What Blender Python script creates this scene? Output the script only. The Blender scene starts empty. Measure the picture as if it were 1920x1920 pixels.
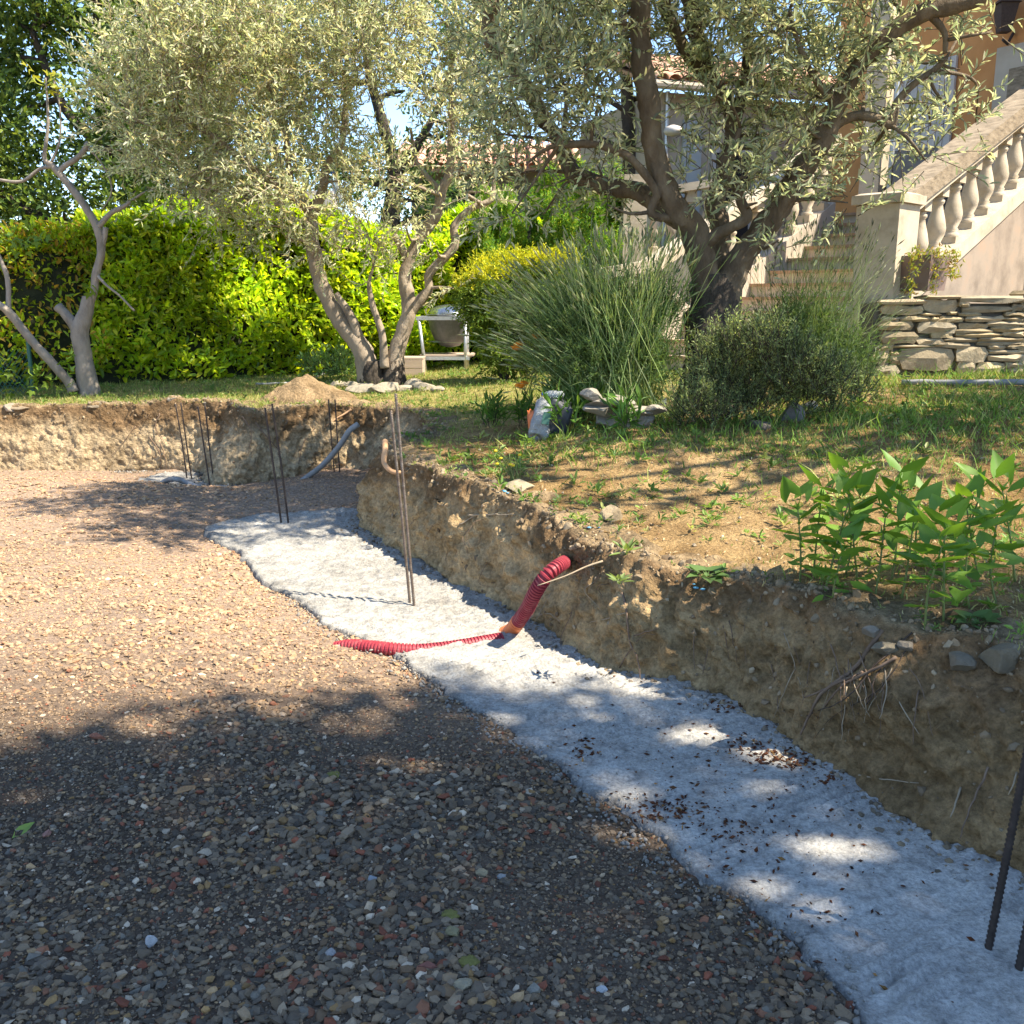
import bpy, math, random
import numpy as np
from mathutils import Vector, Matrix
random.seed(7); rng = np.random.default_rng(7)
sc = bpy.context.scene
col = sc.collection

# ------------------------------------------------------------------ camera, sky, sun, exposure
F_PX, CAM_H, PITCH = 1844.0, 1.55, math.radians(12.0)
cam_d = bpy.data.cameras.new('camera'); cam = bpy.data.objects.new('camera', cam_d); col.objects.link(cam)
cam.location = (0, 0, CAM_H); cam.rotation_euler = (math.pi/2 - PITCH, 0, 0)
cam_d.sensor_width = 36; cam_d.lens = 36*F_PX/1920; cam_d.clip_end = 1000; cam_d.clip_start = 0.02
sc.camera = cam
SUN_EL = math.radians(55); SUN_XY = Vector((0.950, -0.312)).normalized()
SUN = Vector((SUN_XY.x*math.cos(SUN_EL), SUN_XY.y*math.cos(SUN_EL), math.sin(SUN_EL)))
w = bpy.data.worlds.new('World'); sc.world = w; w.use_nodes = True
nt = w.node_tree; sky = nt.nodes.new('ShaderNodeTexSky'); sky.sky_type = 'NISHITA'; sky.sun_disc = False
sky.sun_elevation = SUN_EL; sky.sun_rotation = math.atan2(SUN_XY.x, SUN_XY.y)
sky.air_density = 1.0; sky.dust_density = 0.0; sky.ozone_density = 2.2; sky.altitude = 1200
nt.links.new(sky.outputs[0], nt.nodes['Background'].inputs[0]); nt.nodes['Background'].inputs[1].default_value = 0.135
sl = bpy.data.lights.new('sun', 'SUN'); sl.energy = 5.0; sl.angle = math.radians(0.53); sl.color = (1.0, 0.90, 0.74)
so = bpy.data.objects.new('sun', sl); col.objects.link(so); so.rotation_euler = SUN.to_track_quat('Z', 'Y').to_euler()
so.location = (20, -8, 30)
sc.view_settings.view_transform = 'Standard'; sc.view_settings.look = 'None'
sc.view_settings.exposure = 1.5; sc.view_settings.gamma = 1.0
sc.render.engine = 'CYCLES'; sc.cycles.use_denoising = True
try: sc.cycles.denoiser = 'OPENIMAGEDENOISE'
except Exception: pass
sc.cycles.max_bounces = 5; sc.cycles.diffuse_bounces = 3; sc.cycles.glossy_bounces = 2; sc.cycles.transmission_bounces = 4; sc.cycles.transparent_max_bounces = 6

# ------------------------------------------------------------------ helpers
_c, _s = math.cos(PITCH), math.sin(PITCH)
def D(px, py, Y):                      # world point seen at photo pixel (px,py) at distance Y
    a = (px-960)/F_PX; b = -(py-960)/F_PX
    d = (a, _c+b*_s, -_s+b*_c); t = Y/d[1]
    return np.array((d[0]*t, Y, CAM_H+d[2]*t))
def P(px, py, z=0.0):
    a = (px-960)/F_PX; b = -(py-960)/F_PX
    d = (a, _c+b*_s, -_s+b*_c); t = (z-CAM_H)/d[2]
    return np.array((d[0]*t, d[1]*t, z))

def _hash(ix, iy, iz):
    n = (ix*374761393 + iy*668265263 + iz*2147483647 + 1013904223) & 0xffffffff
    n = ((n ^ (n >> 13))*1274126177) & 0xffffffff
    n = ((n ^ (n >> 16))*2246822519) & 0xffffffff
    return ((n ^ (n >> 15)) & 0xffffff)/float(0xffffff)
def vnoise(p):                         # value noise in [-1,1]
    p = np.asarray(p, float); i = np.floor(p).astype(np.int64); f = p-i; f = f*f*(3-2*f)
    x, y, z = i[..., 0], i[..., 1], i[..., 2]; r = 0
    for dx in (0, 1):
        for dy in (0, 1):
            for dz in (0, 1):
                wgt = (f[..., 0] if dx else 1-f[..., 0])*(f[..., 1] if dy else 1-f[..., 1])*(f[..., 2] if dz else 1-f[..., 2])
                r = r + wgt*_hash(x+dx, y+dy, z+dz)
    return r*2-1
def fbm(p, s=1.0, o=4, g=0.5):
    p = np.asarray(p, float)*s; r = 0; a = 1.0
    for k in range(o):
        r = r + a*vnoise(p+17.3*k); p = p*2.03; a *= g
    return r

def mesh(name, V, F, colr=None, smooth=True):
    V = np.asarray(V, np.float32).reshape(-1, 3)
    me = bpy.data.meshes.new(name)
    if isinstance(F, np.ndarray):
        k = F.shape[1]; n = F.shape[0]
        me.vertices.add(len(V)); me.vertices.foreach_set('co', V.ravel())
        me.loops.add(n*k); me.loops.foreach_set('vertex_index', F.astype(np.int32).ravel())
        me.polygons.add(n); me.polygons.foreach_set('loop_start', np.arange(0, n*k, k, dtype=np.int32))
        me.polygons.foreach_set('loop_total', np.full(n, k, np.int32))
        me.update(calc_edges=True)
    else:
        me.from_pydata(V.tolist(), [], [list(map(int, f)) for f in F])
    me.polygons.foreach_set('use_smooth', np.full(len(me.polygons), smooth))
    if colr is not None:
        c = np.asarray(colr, np.float32)
        if c.shape[1] == 3: c = np.hstack([c, np.ones((len(c), 1), np.float32)])
        at = me.color_attributes.new('tint', 'FLOAT_COLOR', 'POINT'); at.data.foreach_set('color', c.ravel())
    me.update()
    return me
def props(o, label=None, cat=None, group=None, kind=None):
    if label: o['label'] = label
    if cat: o['category'] = cat
    if group: o['group'] = group
    if kind: o['kind'] = kind
    return o
def link_obj(name, me, mat, parent=None):
    o = bpy.data.objects.new(name, me); col.objects.link(o)
    if mat is not None and not me.materials: me.materials.append(MATS[mat] if isinstance(mat, str) else mat)
    if parent is not None:
        o.parent = parent
        if '_w' in parent: o.matrix_parent_inverse = Matrix.Translation(-Vector(parent['_w']))
    return o
def M(name, V, F, mat, parent=None, smooth=True, colr=None, label=None, cat=None, group=None, kind=None):
    V = np.asarray(V, float).reshape(-1, 3)
    base = None
    if parent is None:
        base = np.array([(V[:, 0].min()+V[:, 0].max())/2, (V[:, 1].min()+V[:, 1].max())/2, V[:, 2].min()])
        if kind == 'structure': base = np.zeros(3)
        V = V-base
    o = link_obj(name, mesh(name, V, F, colr, smooth), mat, parent)
    if base is not None: o.location = base; o['_w'] = [float(v) for v in base]
    return props(o, label, cat, group, kind)
def thing(name, label, cat, loc, group=None):
    o = bpy.data.objects.new(name, None); col.objects.link(o); o.empty_display_size = 0.1
    o.location = [float(v) for v in loc]; o['_w'] = [float(v) for v in loc]
    return props(o, label, cat, group)
def sub(name, V, F, mat, part, **k):   # sub-part built in world space under a part built in world space
    o = link_obj(name, mesh(name, V, F, k.get('colr'), k.get('smooth', True)), mat, part)
    return o

class MB:                              # collects shapes into one mesh
    def __init__(s): s.V = []; s.F = []; s.n = 0; s.C = []
    def add(s, V, F, c=None):
        V = np.asarray(V, float).reshape(-1, 3)
        s.F += [[int(i)+s.n for i in f] for f in F]; s.V.append(V); s.n += len(V)
        s.C.append(np.tile(np.asarray(c if c is not None else (1, 1, 1), float), (len(V), 1)))
        return s
    def box(s, c, size, R=None, c_=None):
        v = np.array([(x, y, z) for x in (-.5, .5) for y in (-.5, .5) for z in (-.5, .5)])*np.asarray(size)
        if R is not None: v = v@np.asarray(R).T
        return s.add(v+np.asarray(c), [(0, 1, 3, 2), (4, 6, 7, 5), (0, 4, 5, 1), (2, 3, 7, 6), (0, 2, 6, 4), (1, 5, 7, 3)], c_)
    def tube(s, pts, rad, n=8, c=None, **k):
        V, F = tube(pts, rad, n, **k); return s.add(V, F, c)
    def build(s, name, mat, parent=None, smooth=False, tint=False, **k):
        return M(name, np.vstack(s.V), s.F, mat, parent, smooth, np.vstack(s.C) if tint else None, **k)

def catmull(pts, step):
    p = np.asarray(pts, float)
    q = np.vstack([2*p[0]-p[1], p, 2*p[-1]-p[-2]]); out = []
    for i in range(1, len(q)-2):
        L = np.linalg.norm(q[i+1][:3]-q[i][:3]); n = max(1, int(math.ceil(L/step)))
        for j in range(n):
            t = j/n
            out.append(0.5*((2*q[i])+(-q[i-1]+q[i+1])*t+(2*q[i-1]-5*q[i]+4*q[i+1]-q[i+2])*t*t+(-q[i-1]+3*q[i]-3*q[i+1]+q[i+2])*t**3))
    out.append(q[-2]); return np.array(out)
def tube(pts, rad, n=8, rough=0.0, rs=8.0, cap=True):
    p = np.asarray(pts, float); m = len(p); r = np.broadcast_to(np.asarray(rad, float), (m,))
    t = np.gradient(p, axis=0); t /= np.linalg.norm(t, axis=1)[:, None]+1e-9
    up = np.array((0, 0, 1.0)) if abs(t[0][2]) < .9 else np.array((1.0, 0, 0))
    u = np.cross(t[0], up); u /= np.linalg.norm(u); V = []
    a = np.arange(n)*2*math.pi/n
    for i in range(m):
        u = u-t[i]*np.dot(u, t[i]); u /= np.linalg.norm(u)+1e-9; v = np.cross(t[i], u)
        ring = (np.cos(a)[:, None]*u+np.sin(a)[:, None]*v)
        rr = np.full(n, r[i])
        if rough: rr = rr*(1+rough*fbm(p[i]+ring*r[i], rs, 3))
        V.append(p[i]+ring*rr[:, None])
    V = np.vstack(V)
    F = [(i*n+j, i*n+(j+1) % n, (i+1)*n+(j+1) % n, (i+1)*n+j) for i in range(m-1) for j in range(n)]
    if cap: F += [tuple(range(n-1, -1, -1)), tuple((m-1)*n+j for j in range(n))]
    return V, F
def lathe(prof, c, n=20):
    a = np.arange(n)*2*math.pi/n
    V = np.vstack([np.stack([np.cos(a)*r+c[0], np.sin(a)*r+c[1], np.full(n, z+c[2])], 1) for r, z in prof]); m = len(prof)
    F = [(i*n+j, i*n+(j+1) % n, (i+1)*n+(j+1) % n, (i+1)*n+j) for i in range(m-1) for j in range(n)]
    F += [tuple(range(n-1, -1, -1)), tuple((m-1)*n+j for j in range(n))]
    return V, F
def _ico(sub_=0):
    import bmesh
    bm = bmesh.new(); bmesh.ops.create_icosphere(bm, subdivisions=sub_, radius=1)
    V = np.array([v.co[:] for v in bm.verts]); F = np.array([[v.index for v in f.verts] for f in bm.faces]); bm.free(); return V, F
ICO1, ICO2, ICO3 = _ico(1), _ico(2), _ico(3)
OCT = (np.array([(1, 0, 0), (-1, 0, 0), (0, 1, 0), (0, -1, 0), (0, 0, 1), (0, 0, -1.)]),
       np.array([(0, 2, 4), (2, 1, 4), (1, 3, 4), (3, 0, 4), (2, 0, 5), (1, 2, 5), (3, 1, 5), (0, 3, 5)]))
def unit(v): return v/(np.linalg.norm(v, axis=-1, keepdims=True)+1e-9)
def rdir(n): return unit(rng.normal(size=(n, 3)))
def frames(d, nrm):                    # columns: along, across, normal
    a = unit(d); n = unit(nrm-a*np.sum(nrm*a, 1)[:, None]); b = np.cross(n, a)
    return np.stack([a, b, n], 2)
def inst(T, F, pos, R, scale):
    T = np.asarray(T, float); F = np.asarray(F); N = len(pos); k = len(T)
    sc_ = np.asarray(scale, float)
    if sc_.ndim == 1: sc_ = np.repeat(sc_[:, None], 3, 1)
    loc = T[None]*sc_[:, None, :]
    V = pos[:, None, :]+np.einsum('nij,nkj->nki', R, loc)
    FF = (F[None]+(np.arange(N)*k)[:, None, None]).reshape(-1, F.shape[1])
    return V.reshape(-1, 3), FF
LEAF4 = (np.array([(0, 0, 0), (.45, .5, .08), (1, 0, 0), (.45, -.5, .08)]), np.array([(0, 1, 2, 3)]))
LEAF6 = (np.array([(0, 0, 0), (.3, .42, .06), (.7, .38, .04), (1, 0, -.08), (.7, -.38, .04), (.3, -.42, .06), (.3, 0, -.03), (.7, 0, -.03)]),
         np.array([(0, 6, 1, 1), ]))
LEAFQ = (np.array([(0, 0, 0), (.33, .45, .10), (.75, .34, .06), (1, 0, -.06), (.33, -.45, .10), (.75, -.34, .06), (.5, 0, -.02)]),
         np.array([(0, 1, 2, 6), (6, 2, 3, 5), (0, 6, 5, 4)]))
def pick(pal, n, var=.15, p=None):
    pal = np.asarray(pal, float); i = rng.choice(len(pal), n, p=p)
    return pal[i]*(1+var*rng.normal(size=(n, 1))).clip(.35, 1.8)
def rep(c, k): return np.repeat(c, k, 0)

# ------------------------------------------------------------------ materials
MATS = {}
def newmat(name):
    m = bpy.data.materials.new(name); m.use_nodes = True; MATS[name] = m
    return m, m.node_tree.nodes, m.node_tree.links, m.node_tree.nodes['Principled BSDF']
def noise_mat(name, stops, scale=5.0, rough=.85, bump=.3, bscale=40.0, bdist=.01, detail=8, spec=.3, tint=False, extra=None, metal=0, warp=(1, 1, 1)):
    m, N, L, b = newmat(name)
    tc = N.new('ShaderNodeTexCoord'); mp = N.new('ShaderNodeMapping'); mp.inputs['Scale'].default_value = warp
    L.new(tc.outputs['Object'], mp.inputs[0])
    n = N.new('ShaderNodeTexNoise'); n.inputs['Scale'].default_value = scale; n.inputs['Detail'].default_value = detail; n.inputs['Roughness'].default_value = .62
    L.new(mp.outputs[0], n.inputs['Vector'])
    r = N.new('ShaderNodeValToRGB'); e = r.color_ramp.elements
    while len(e) < len(stops): e.new(.5)
    for el, (p, c) in zip(e, stops): el.position = p; el.color = (*c, 1)
    L.new(n.outputs['Fac'], r.inputs[0]); out = r.outputs[0]
    if tint:
        at = N.new('ShaderNodeAttribute'); at.attribute_name = 'tint'
        mx = N.new('ShaderNodeMix'); mx.data_type = 'RGBA'; mx.blend_type = 'MULTIPLY'; mx.inputs[0].default_value = 1
        L.new(out, mx.inputs[6]); L.new(at.outputs['Color'], mx.inputs[7]); out = mx.outputs[2]
    if extra:
        n3 = N.new('ShaderNodeTexNoise'); n3.inputs['Scale'].default_value = extra[0]; n3.inputs['Detail'].default_value = 4; n3.inputs['Roughness'].default_value = .7
        L.new(mp.outputs[0], n3.inputs['Vector']); mr = N.new('ShaderNodeMapRange'); mr.inputs[1].default_value = .32; mr.inputs[2].default_value = .68
        mr.inputs[3].default_value = extra[1]; mr.inputs[4].default_value = extra[2]; L.new(n3.outputs['Fac'], mr.inputs[0])
        vm = N.new('ShaderNodeVectorMath'); vm.operation = 'SCALE'; L.new(out, vm.inputs[0]); L.new(mr.outputs[0], vm.inputs['Scale']); out = vm.outputs[0]
    L.new(out, b.inputs['Base Color'])
    b.inputs['Roughness'].default_value = rough; b.inputs['Specular IOR Level'].default_value = spec; b.inputs['Metallic'].default_value = metal
    if bump:
        n2 = N.new('ShaderNodeTexNoise'); n2.inputs['Scale'].default_value = bscale; n2.inputs['Detail'].default_value = 6; n2.inputs['Roughness'].default_value = .65
        L.new(mp.outputs[0], n2.inputs['Vector'])
        bp = N.new('ShaderNodeBump'); bp.inputs['Strength'].default_value = bump; bp.inputs['Distance'].default_value = bdist
        L.new(n2.outputs['Fac'], bp.inputs['Height']); L.new(bp.outputs[0], b.inputs['Normal'])
    return m
def leaf_mat(name, rough=.45, spec=.35, trans=.35, tcol=(1.15, 1.1, .55)):
    m, N, L, b = newmat(name)
    at = N.new('ShaderNodeAttribute'); at.attribute_name = 'tint'
    L.new(at.outputs['Color'], b.inputs['Base Color']); b.inputs['Roughness'].default_value = rough; b.inputs['Specular IOR Level'].default_value = spec
    tr = N.new('ShaderNodeBsdfTranslucent'); mx = N.new('ShaderNodeMix'); mx.data_type = 'RGBA'; mx.blend_type = 'MULTIPLY'; mx.inputs[0].default_value = 1
    L.new(at.outputs['Color'], mx.inputs[6]); mx.inputs[7].default_value = (*tcol, 1); L.new(mx.outputs[2], tr.inputs[0])
    ms = N.new('ShaderNodeMixShader'); ms.inputs[0].default_value = trans
    L.new(b.outputs[0], ms.inputs[1]); L.new(tr.outputs[0], ms.inputs[2]); L.new(ms.outputs[0], N['Material Output'].inputs[0])
def tint_mat(name, rough=.8, spec=.3, bump=.25, bscale=120, bdist=.003):
    return noise_mat(name, [(.25, (.78, .78, .78)), (.75, (1.15, 1.13, 1.1))], 60, rough, bump, bscale, bdist, spec=spec, tint=True)

noise_mat('soil_bank', [(.28, (.50, .46, .40)), (.5, (.86, .84, .80)), (.72, (1.16, 1.13, 1.08))], 9, .95, 1.0, 42, .03, tint=True, spec=.1, extra=(48, .6, 1.25))
noise_mat('soil_top', [(.3, (.18, .12, .062)), (.52, (.34, .245, .135)), (.75, (.46, .35, .20))], 7, .95, 1.0, 45, .03, tint=True, spec=.1, extra=(80, .55, 1.3))
noise_mat('gravel_bed', [(.3, (.13, .105, .085)), (.5, (.24, .19, .15)), (.72, (.36, .295, .235))], 38, .95, .8, 90, .012, tint=True, spec=.1)
noise_mat('concrete', [(.30, (.33, .31, .275)), (.5, (.45, .43, .385)), (.72, (.53, .51, .46))], 9, .92, 1.0, 100, .012, tint=True, spec=.15, extra=(85, .58, 1.18))
noise_mat('wet_concrete', [(.3, (.20, .18, .15)), (.7, (.30, .275, .235))], 14, .9, .7, 60, .01, spec=.2)
tint_mat('pebble', .7, .3)
tint_mat('rock', .85, .2, .6, 26, .02)
noise_mat('stone_block', [(.25, (.66, .64, .60)), (.55, (1, .98, .94)), (.8, (1.22, 1.16, 1.05))], 9, .9, .6, 30, .015, tint=True, spec=.15)
noise_mat('mortar', [(.3, (.07, .062, .05)), (.7, (.13, .115, .09))], 20, .95, .5, 60, .01)
noise_mat('cast_stone', [(.25, (.30, .245, .17)), (.5, (.46, .39, .29)), (.8, (.55, .47, .36))], 5, .85, .35, 70, .006)
noise_mat('cast_stone_weathered', [(.3, (.12, .095, .065)), (.5, (.24, .19, .13)), (.75, (.36, .29, .205))], 9, .9, .5, 60, .008, warp=(1, 1, 3))
noise_mat('stair_flank', [(.3, (.20, .16, .125)), (.55, (.31, .25, .195)), (.8, (.36, .25, .175))], 3.5, .9, .4, 80, .006)
noise_mat('step_tile', [(.3, (.44, .36, .27)), (.7, (.58, .49, .38))], 6, .75, .2, 60, .004)
noise_mat('step_nosing', [(.3, (.28, .17, .10)), (.7, (.40, .26, .16))], 12, .7, .2, 60, .004)
noise_mat('salmon_render', [(.3, (.48, .215, .075)), (.7, (.58, .28, .105))], 3, .9, .35, 160, .004)
noise_mat('cream_render', [(.3, (.38, .32, .25)), (.7, (.47, .41, .33))], 3, .9, .4, 140, .004)
noise_mat('white_paint', [(.3, (.44, .41, .38)), (.7, (.54, .50, .47))], 4, .6, .1, 60, .002)
noise_mat('pale_blue_paint', [(.3, (.34, .37, .38)), (.7, (.40, .43, .44))], 4, .6, .1, 60, .002)
noise_mat('grey_house', [(.3, (.16, .16, .155)), (.7, (.24, .235, .225))], 3, .9, .3, 90, .004)
noise_mat('terracotta', [(.25, (.38, .19, .12)), (.55, (.52, .31, .20)), (.8, (.60, .44, .32))], 6, .85, .3, 60, .006, tint=True)
noise_mat('dark_void', [(.3, (.012, .012, .014)), (.7, (.02, .02, .022))], 3, .6, 0)
noise_mat('glass_dark', [(.3, (.02, .025, .03)), (.7, (.03, .035, .04))], 3, .08, 0, spec=.6)
noise_mat('galvanised', [(.3, (.42, .43, .44)), (.7, (.56, .57, .58))], 30, .42, .1, 80, .002, metal=.75, spec=.5)
noise_mat('steel_grey', [(.3, (.10, .10, .105)), (.7, (.16, .16, .165))], 20, .45, .1, 60, .002, metal=.3)
noise_mat('lid_metal', [(.3, (.36, .38, .41)), (.7, (.48, .50, .53))], 14, .25, 0, metal=.9)
noise_mat('rusty_steel', [(.25, (.11, .07, .045)), (.5, (.20, .155, .12)), (.75, (.27, .235, .20))], 45, .6, .3, 200, .002, metal=.45)
noise_mat('dark_steel', [(.3, (.045, .035, .03)), (.7, (.085, .065, .055))], 45, .6, .3, 200, .002, metal=.4)
noise_mat('red_plastic', [(.3, (.20, .016, .026)), (.55, (.28, .03, .042)), (.8, (.34, .14, .12))], 26, .55, .1, 80, .001, spec=.4)
noise_mat('dark_red_plastic', [(.3, (.16, .012, .02)), (.7, (.22, .02, .03))], 20, .5, .1, 80, .001)
noise_mat('orange_plastic', [(.3, (.62, .16, .05)), (.7, (.72, .22, .08))], 20, .5, .1, 80, .001)
noise_mat('grey_plastic', [(.3, (.21, .21, .205)), (.7, (.30, .295, .285))], 20, .5, .1, 80, .001)
noise_mat('clay_pipe', [(.3, (.36, .20, .10)), (.7, (.50, .31, .17))], 20, .7, .3, 80, .002)
noise_mat('bark_olive', [(.25, (.16, .125, .09)), (.5, (.30, .24, .175)), (.8, (.42, .35, .265))], 9, .9, .8, 28, .02, warp=(1, 1, .45))
noise_mat('bark_olive_shaded', [(.25, (.065, .046, .03)), (.5, (.14, .105, .068)), (.8, (.25, .20, .135))], 10, .9, .9, 28, .025, warp=(1, 1, .45))  # olive bark again, darkened: canopy shade put into the colour
noise_mat('bark_olive_base', [(.3, (.035, .028, .022)), (.7, (.10, .08, .06))], 12, .95, .9, 26, .03, warp=(1, 1, .5))
noise_mat('bark_fig', [(.25, (.15, .125, .10)), (.5, (.27, .23, .185)), (.8, (.36, .31, .25))], 11, .9, .8, 40, .015, warp=(1, 1, .5))
noise_mat('bark_dark', [(.3, (.035, .028, .022)), (.7, (.09, .07, .055))], 8, .95, .7, 24, .02)
noise_mat('root_wood', [(.3, (.11, .07, .045)), (.7, (.24, .165, .11))], 20, .9, .4, 80, .003)
noise_mat('dark_root', [(.3, (.04, .028, .022)), (.7, (.10, .07, .05))], 20, .9, .4, 80, .003)
noise_mat('pale_root', [(.3, (.26, .20, .13)), (.7, (.38, .30, .20))], 20, .9, .4, 80, .003)
noise_mat('shaded_core', [(.3, (.012, .016, .008)), (.7, (.03, .035, .015))], 6, .95, .5, 20, .03)
noise_mat('wood_pale', [(.3, (.38, .29, .22)), (.7, (.50, .40, .31))], 6, .85, .3, 60, .004, warp=(.3, 6, 6))
noise_mat('planter_glaze', [(.3, (.15, .105, .09)), (.7, (.20, .145, .125))], 6, .45, .1, 60, .002)
noise_mat('white_sack', [(.3, (.26, .27, .28)), (.55, (.42, .43, .44)), (.8, (.55, .55, .55))], 9, .6, 1.0, 16, .05)
noise_mat('blue_plastic', [(.3, (.03, .10, .42)), (.7, (.05, .16, .55))], 10, .4, .1, 60, .001)
noise_mat('green_print', [(.3, (.06, .15, .12)), (.7, (.10, .22, .17))], 10, .6, .2, 60, .002)
noise_mat('dark_sack', [(.3, (.03, .033, .04)), (.7, (.06, .065, .075))], 10, .5, .4, 30, .01)
noise_mat('blue_flake', [(.3, (.10, .30, .46)), (.7, (.16, .40, .55))], 10, .6, .1, 60, .001)
noise_mat('moss', [(.3, (.13, .12, .03)), (.7, (.20, .18, .05))], 60, .95, .6, 120, .004)
noise_mat('flower_yellow', [(.3, (.75, .55, .02)), (.7, (.80, .62, .04))], 10, .6, 0)
noise_mat('flower_orange', [(.3, (.62, .19, .01)), (.7, (.70, .26, .02))], 10, .6, 0)
m, N, L, b = newmat('clear_plastic'); b.inputs['Base Color'].default_value = (.85, .88, .9, 1); b.inputs['Roughness'].default_value = .12
b.inputs['Transmission Weight'].default_value = .75; b.inputs['IOR'].default_value = 1.12
leaf_mat('leaf_olive', .42, .5, .48, (1.2, 1.2, .85))
leaf_mat('leaf_hedge', .34, .45, .52, (1.35, 1.3, .4))
leaf_mat('leaf_soft', .5, .3, .46)
leaf_mat('leaf_needle', .6, .2, .25)
leaf_mat('leaf_big', .5, .3, .38, (1.2, 1.15, .4))
leaf_mat('grass', .6, .2, .35)
leaf_mat('dry_bits', .8, .1, .1)

# ------------------------------------------------------------------ terrain
CTRL = np.array([(1.6, 2.8, .5), (3, 3, .6), (1, 3.9, .46), (.3, 4.5, .5), (-.15, 5.35, .55), (-.85, 6.5, .52), (.9, 6.4, .75), (2, 7.2, .83), (3.6, 8.5, .93),
    (6, 8.5, 1.0), (2.2, 4.6, .6), (4, 5, .76), (-.7, 7.6, .56), (-1.1, 8.8, .62), (-2.5, 8.8, .63), (-4.5, 8.8, .60), (-1.4, 10.6, .68), (-4.3, 10, .66),
    (-1.1, 13.3, .70), (1, 10, .78), (3, 12, .90), (-8, 9, .6), (-8, 14, .7), (0, 20, .8), (9, 12, 1.0), (9, 3, .8), (3, -1, .5), (3.2, -5, .5), (-8, -5, .5), (-8, 2, .5), (0, -8, .5), (-14, 20, .7), (14, 24, .9), (14, -8, .6)])
_d = np.linalg.norm(CTRL[:, None, :2]-CTRL[None, :, :2], axis=2)
_A = np.block([[_d+np.eye(len(CTRL))*.05, np.ones((len(CTRL), 1))], [np.ones((1, len(CTRL))), np.zeros((1, 1))]])
_W = np.linalg.solve(_A, np.append(CTRL[:, 2], 0))
def terrain(x, y):
    x = np.asarray(x, float); y = np.asarray(y, float); r = np.full(x.shape, _W[-1])
    for (cx, cy, _), wgt in zip(CTRL, _W[:-1]): r = r+wgt*np.hypot(x-cx, y-cy)
    far = np.clip((np.hypot(x, y-6)-14)/12, 0, 1)
    r = r*(1-far)+.7*far
    q = np.stack([x, y, x*0], -1)
    return r+.018*fbm(q, 1.6, 3)+.010*fbm(q, 8, 3)

# bank: base point, top point
BANK = [(3.0, -4.5, 3.3, -4.5), (2.6, -1.2, 2.85, -1.1), (2.0, 1.0, 2.25, 1.15), (1.39, 2.36, 1.62, 2.72), (1.2, 2.70, 1.40, 3.05), (1.07, 2.98, 1.2, 3.3), (.95, 3.42, 1.03, 3.62),
    (.70, 3.76, .76, 3.95), (.45, 3.92, .50, 4.15), (.24, 4.29, .32, 4.47), (.05, 4.67, .13, 4.84), (-.26, 5.18, -.15, 5.34), (-.55, 5.74, -.46, 5.86),
    (-.95, 6.42, -.80, 6.52), (-1.13, 6.80, -.93, 6.93), (-1.03, 7.35, -.84, 7.36), (-.88, 7.9, -.68, 7.9), (-.98, 8.4, -.80, 8.5), (-1.32, 8.78, -1.2, 8.95),
    (-1.62, 8.88, -1.6, 9.02), (-2.0, 8.50, -1.98, 8.72), (-2.36, 8.24, -2.26, 8.56), (-2.68, 8.36, -2.42, 8.66), (-2.82, 8.92, -2.62, 9.08), (-3.3, 9.06, -3.28, 9.16),
    (-4.5, 8.86, -4.5, 8.96), (-5.8, 8.6, -5.8, 8.75), (-7.2, 8.2, -7.4, 8.4), (-7.6, 4, -7.8, 4), (-7.4, -4.3, -7.6, -4.6), (-2, -4.8, -2, -5.0), (2.0, -4.8, 2.1, -5.0)]
BB = np.array(BANK); POLY_TOP = BB[:, 2:4]; POLY_BASE = BB[:, 0:2]
def inside(poly, x, y):
    c = np.zeros(x.shape, bool); n = len(poly)
    for i in range(n):
        x0, y0 = poly[i]; x1, y1 = poly[(i+1) % n]
        if y0 == y1: continue
        k = ((y0 > y) != (y1 > y)) & (x < (x1-x0)*(y-y0)/(y1-y0)+x0); c ^= k
    return c
def pdist(poly, x, y, closed=True):
    d = np.full(x.shape, 1e9); n = len(poly)
    for i in range(n if closed else n-1):
        a = poly[i]; b = poly[(i+1) % n]; ab = b-a; L2 = ab@ab+1e-12
        t = np.clip(((x-a[0])*ab[0]+(y-a[1])*ab[1])/L2, 0, 1)
        d = np.minimum(d, np.hypot(x-a[0]-t*ab[0], y-a[1]-t*ab[1]))
    return d
def axis(lo, hi, step, far, g=1.28):
    a = list(np.arange(lo, hi+step*.5, step)); s = step; v = hi
    while v < far: s *= g; v += s; a.append(v)
    s = step; v = lo
    while v > -far: s *= g; v -= s; a.insert(0, v)
    return np.array(a)
def grid(xs, ys, zf, keep):
    X, Y = np.meshgrid(xs, ys, indexing='ij'); Z = zf(X, Y); nx, ny = X.shape
    V = np.stack([X, Y, Z], -1).reshape(-1, 3)
    i, j = np.meshgrid(np.arange(nx-1), np.arange(ny-1), indexing='ij'); a = (i*ny+j).ravel()
    Fq = np.stack([a, a+ny, a+ny+1, a+1], 1)
    cx = (X[:-1, :-1]+X[1:, 1:]).ravel()/2; cy = (Y[:-1, :-1]+Y[1:, 1:]).ravel()/2
    Fq = Fq[keep(cx, cy)]
    used = np.unique(Fq); mp = np.full(len(V), -1); mp[used] = np.arange(len(used))
    return V[used], mp[Fq]
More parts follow.
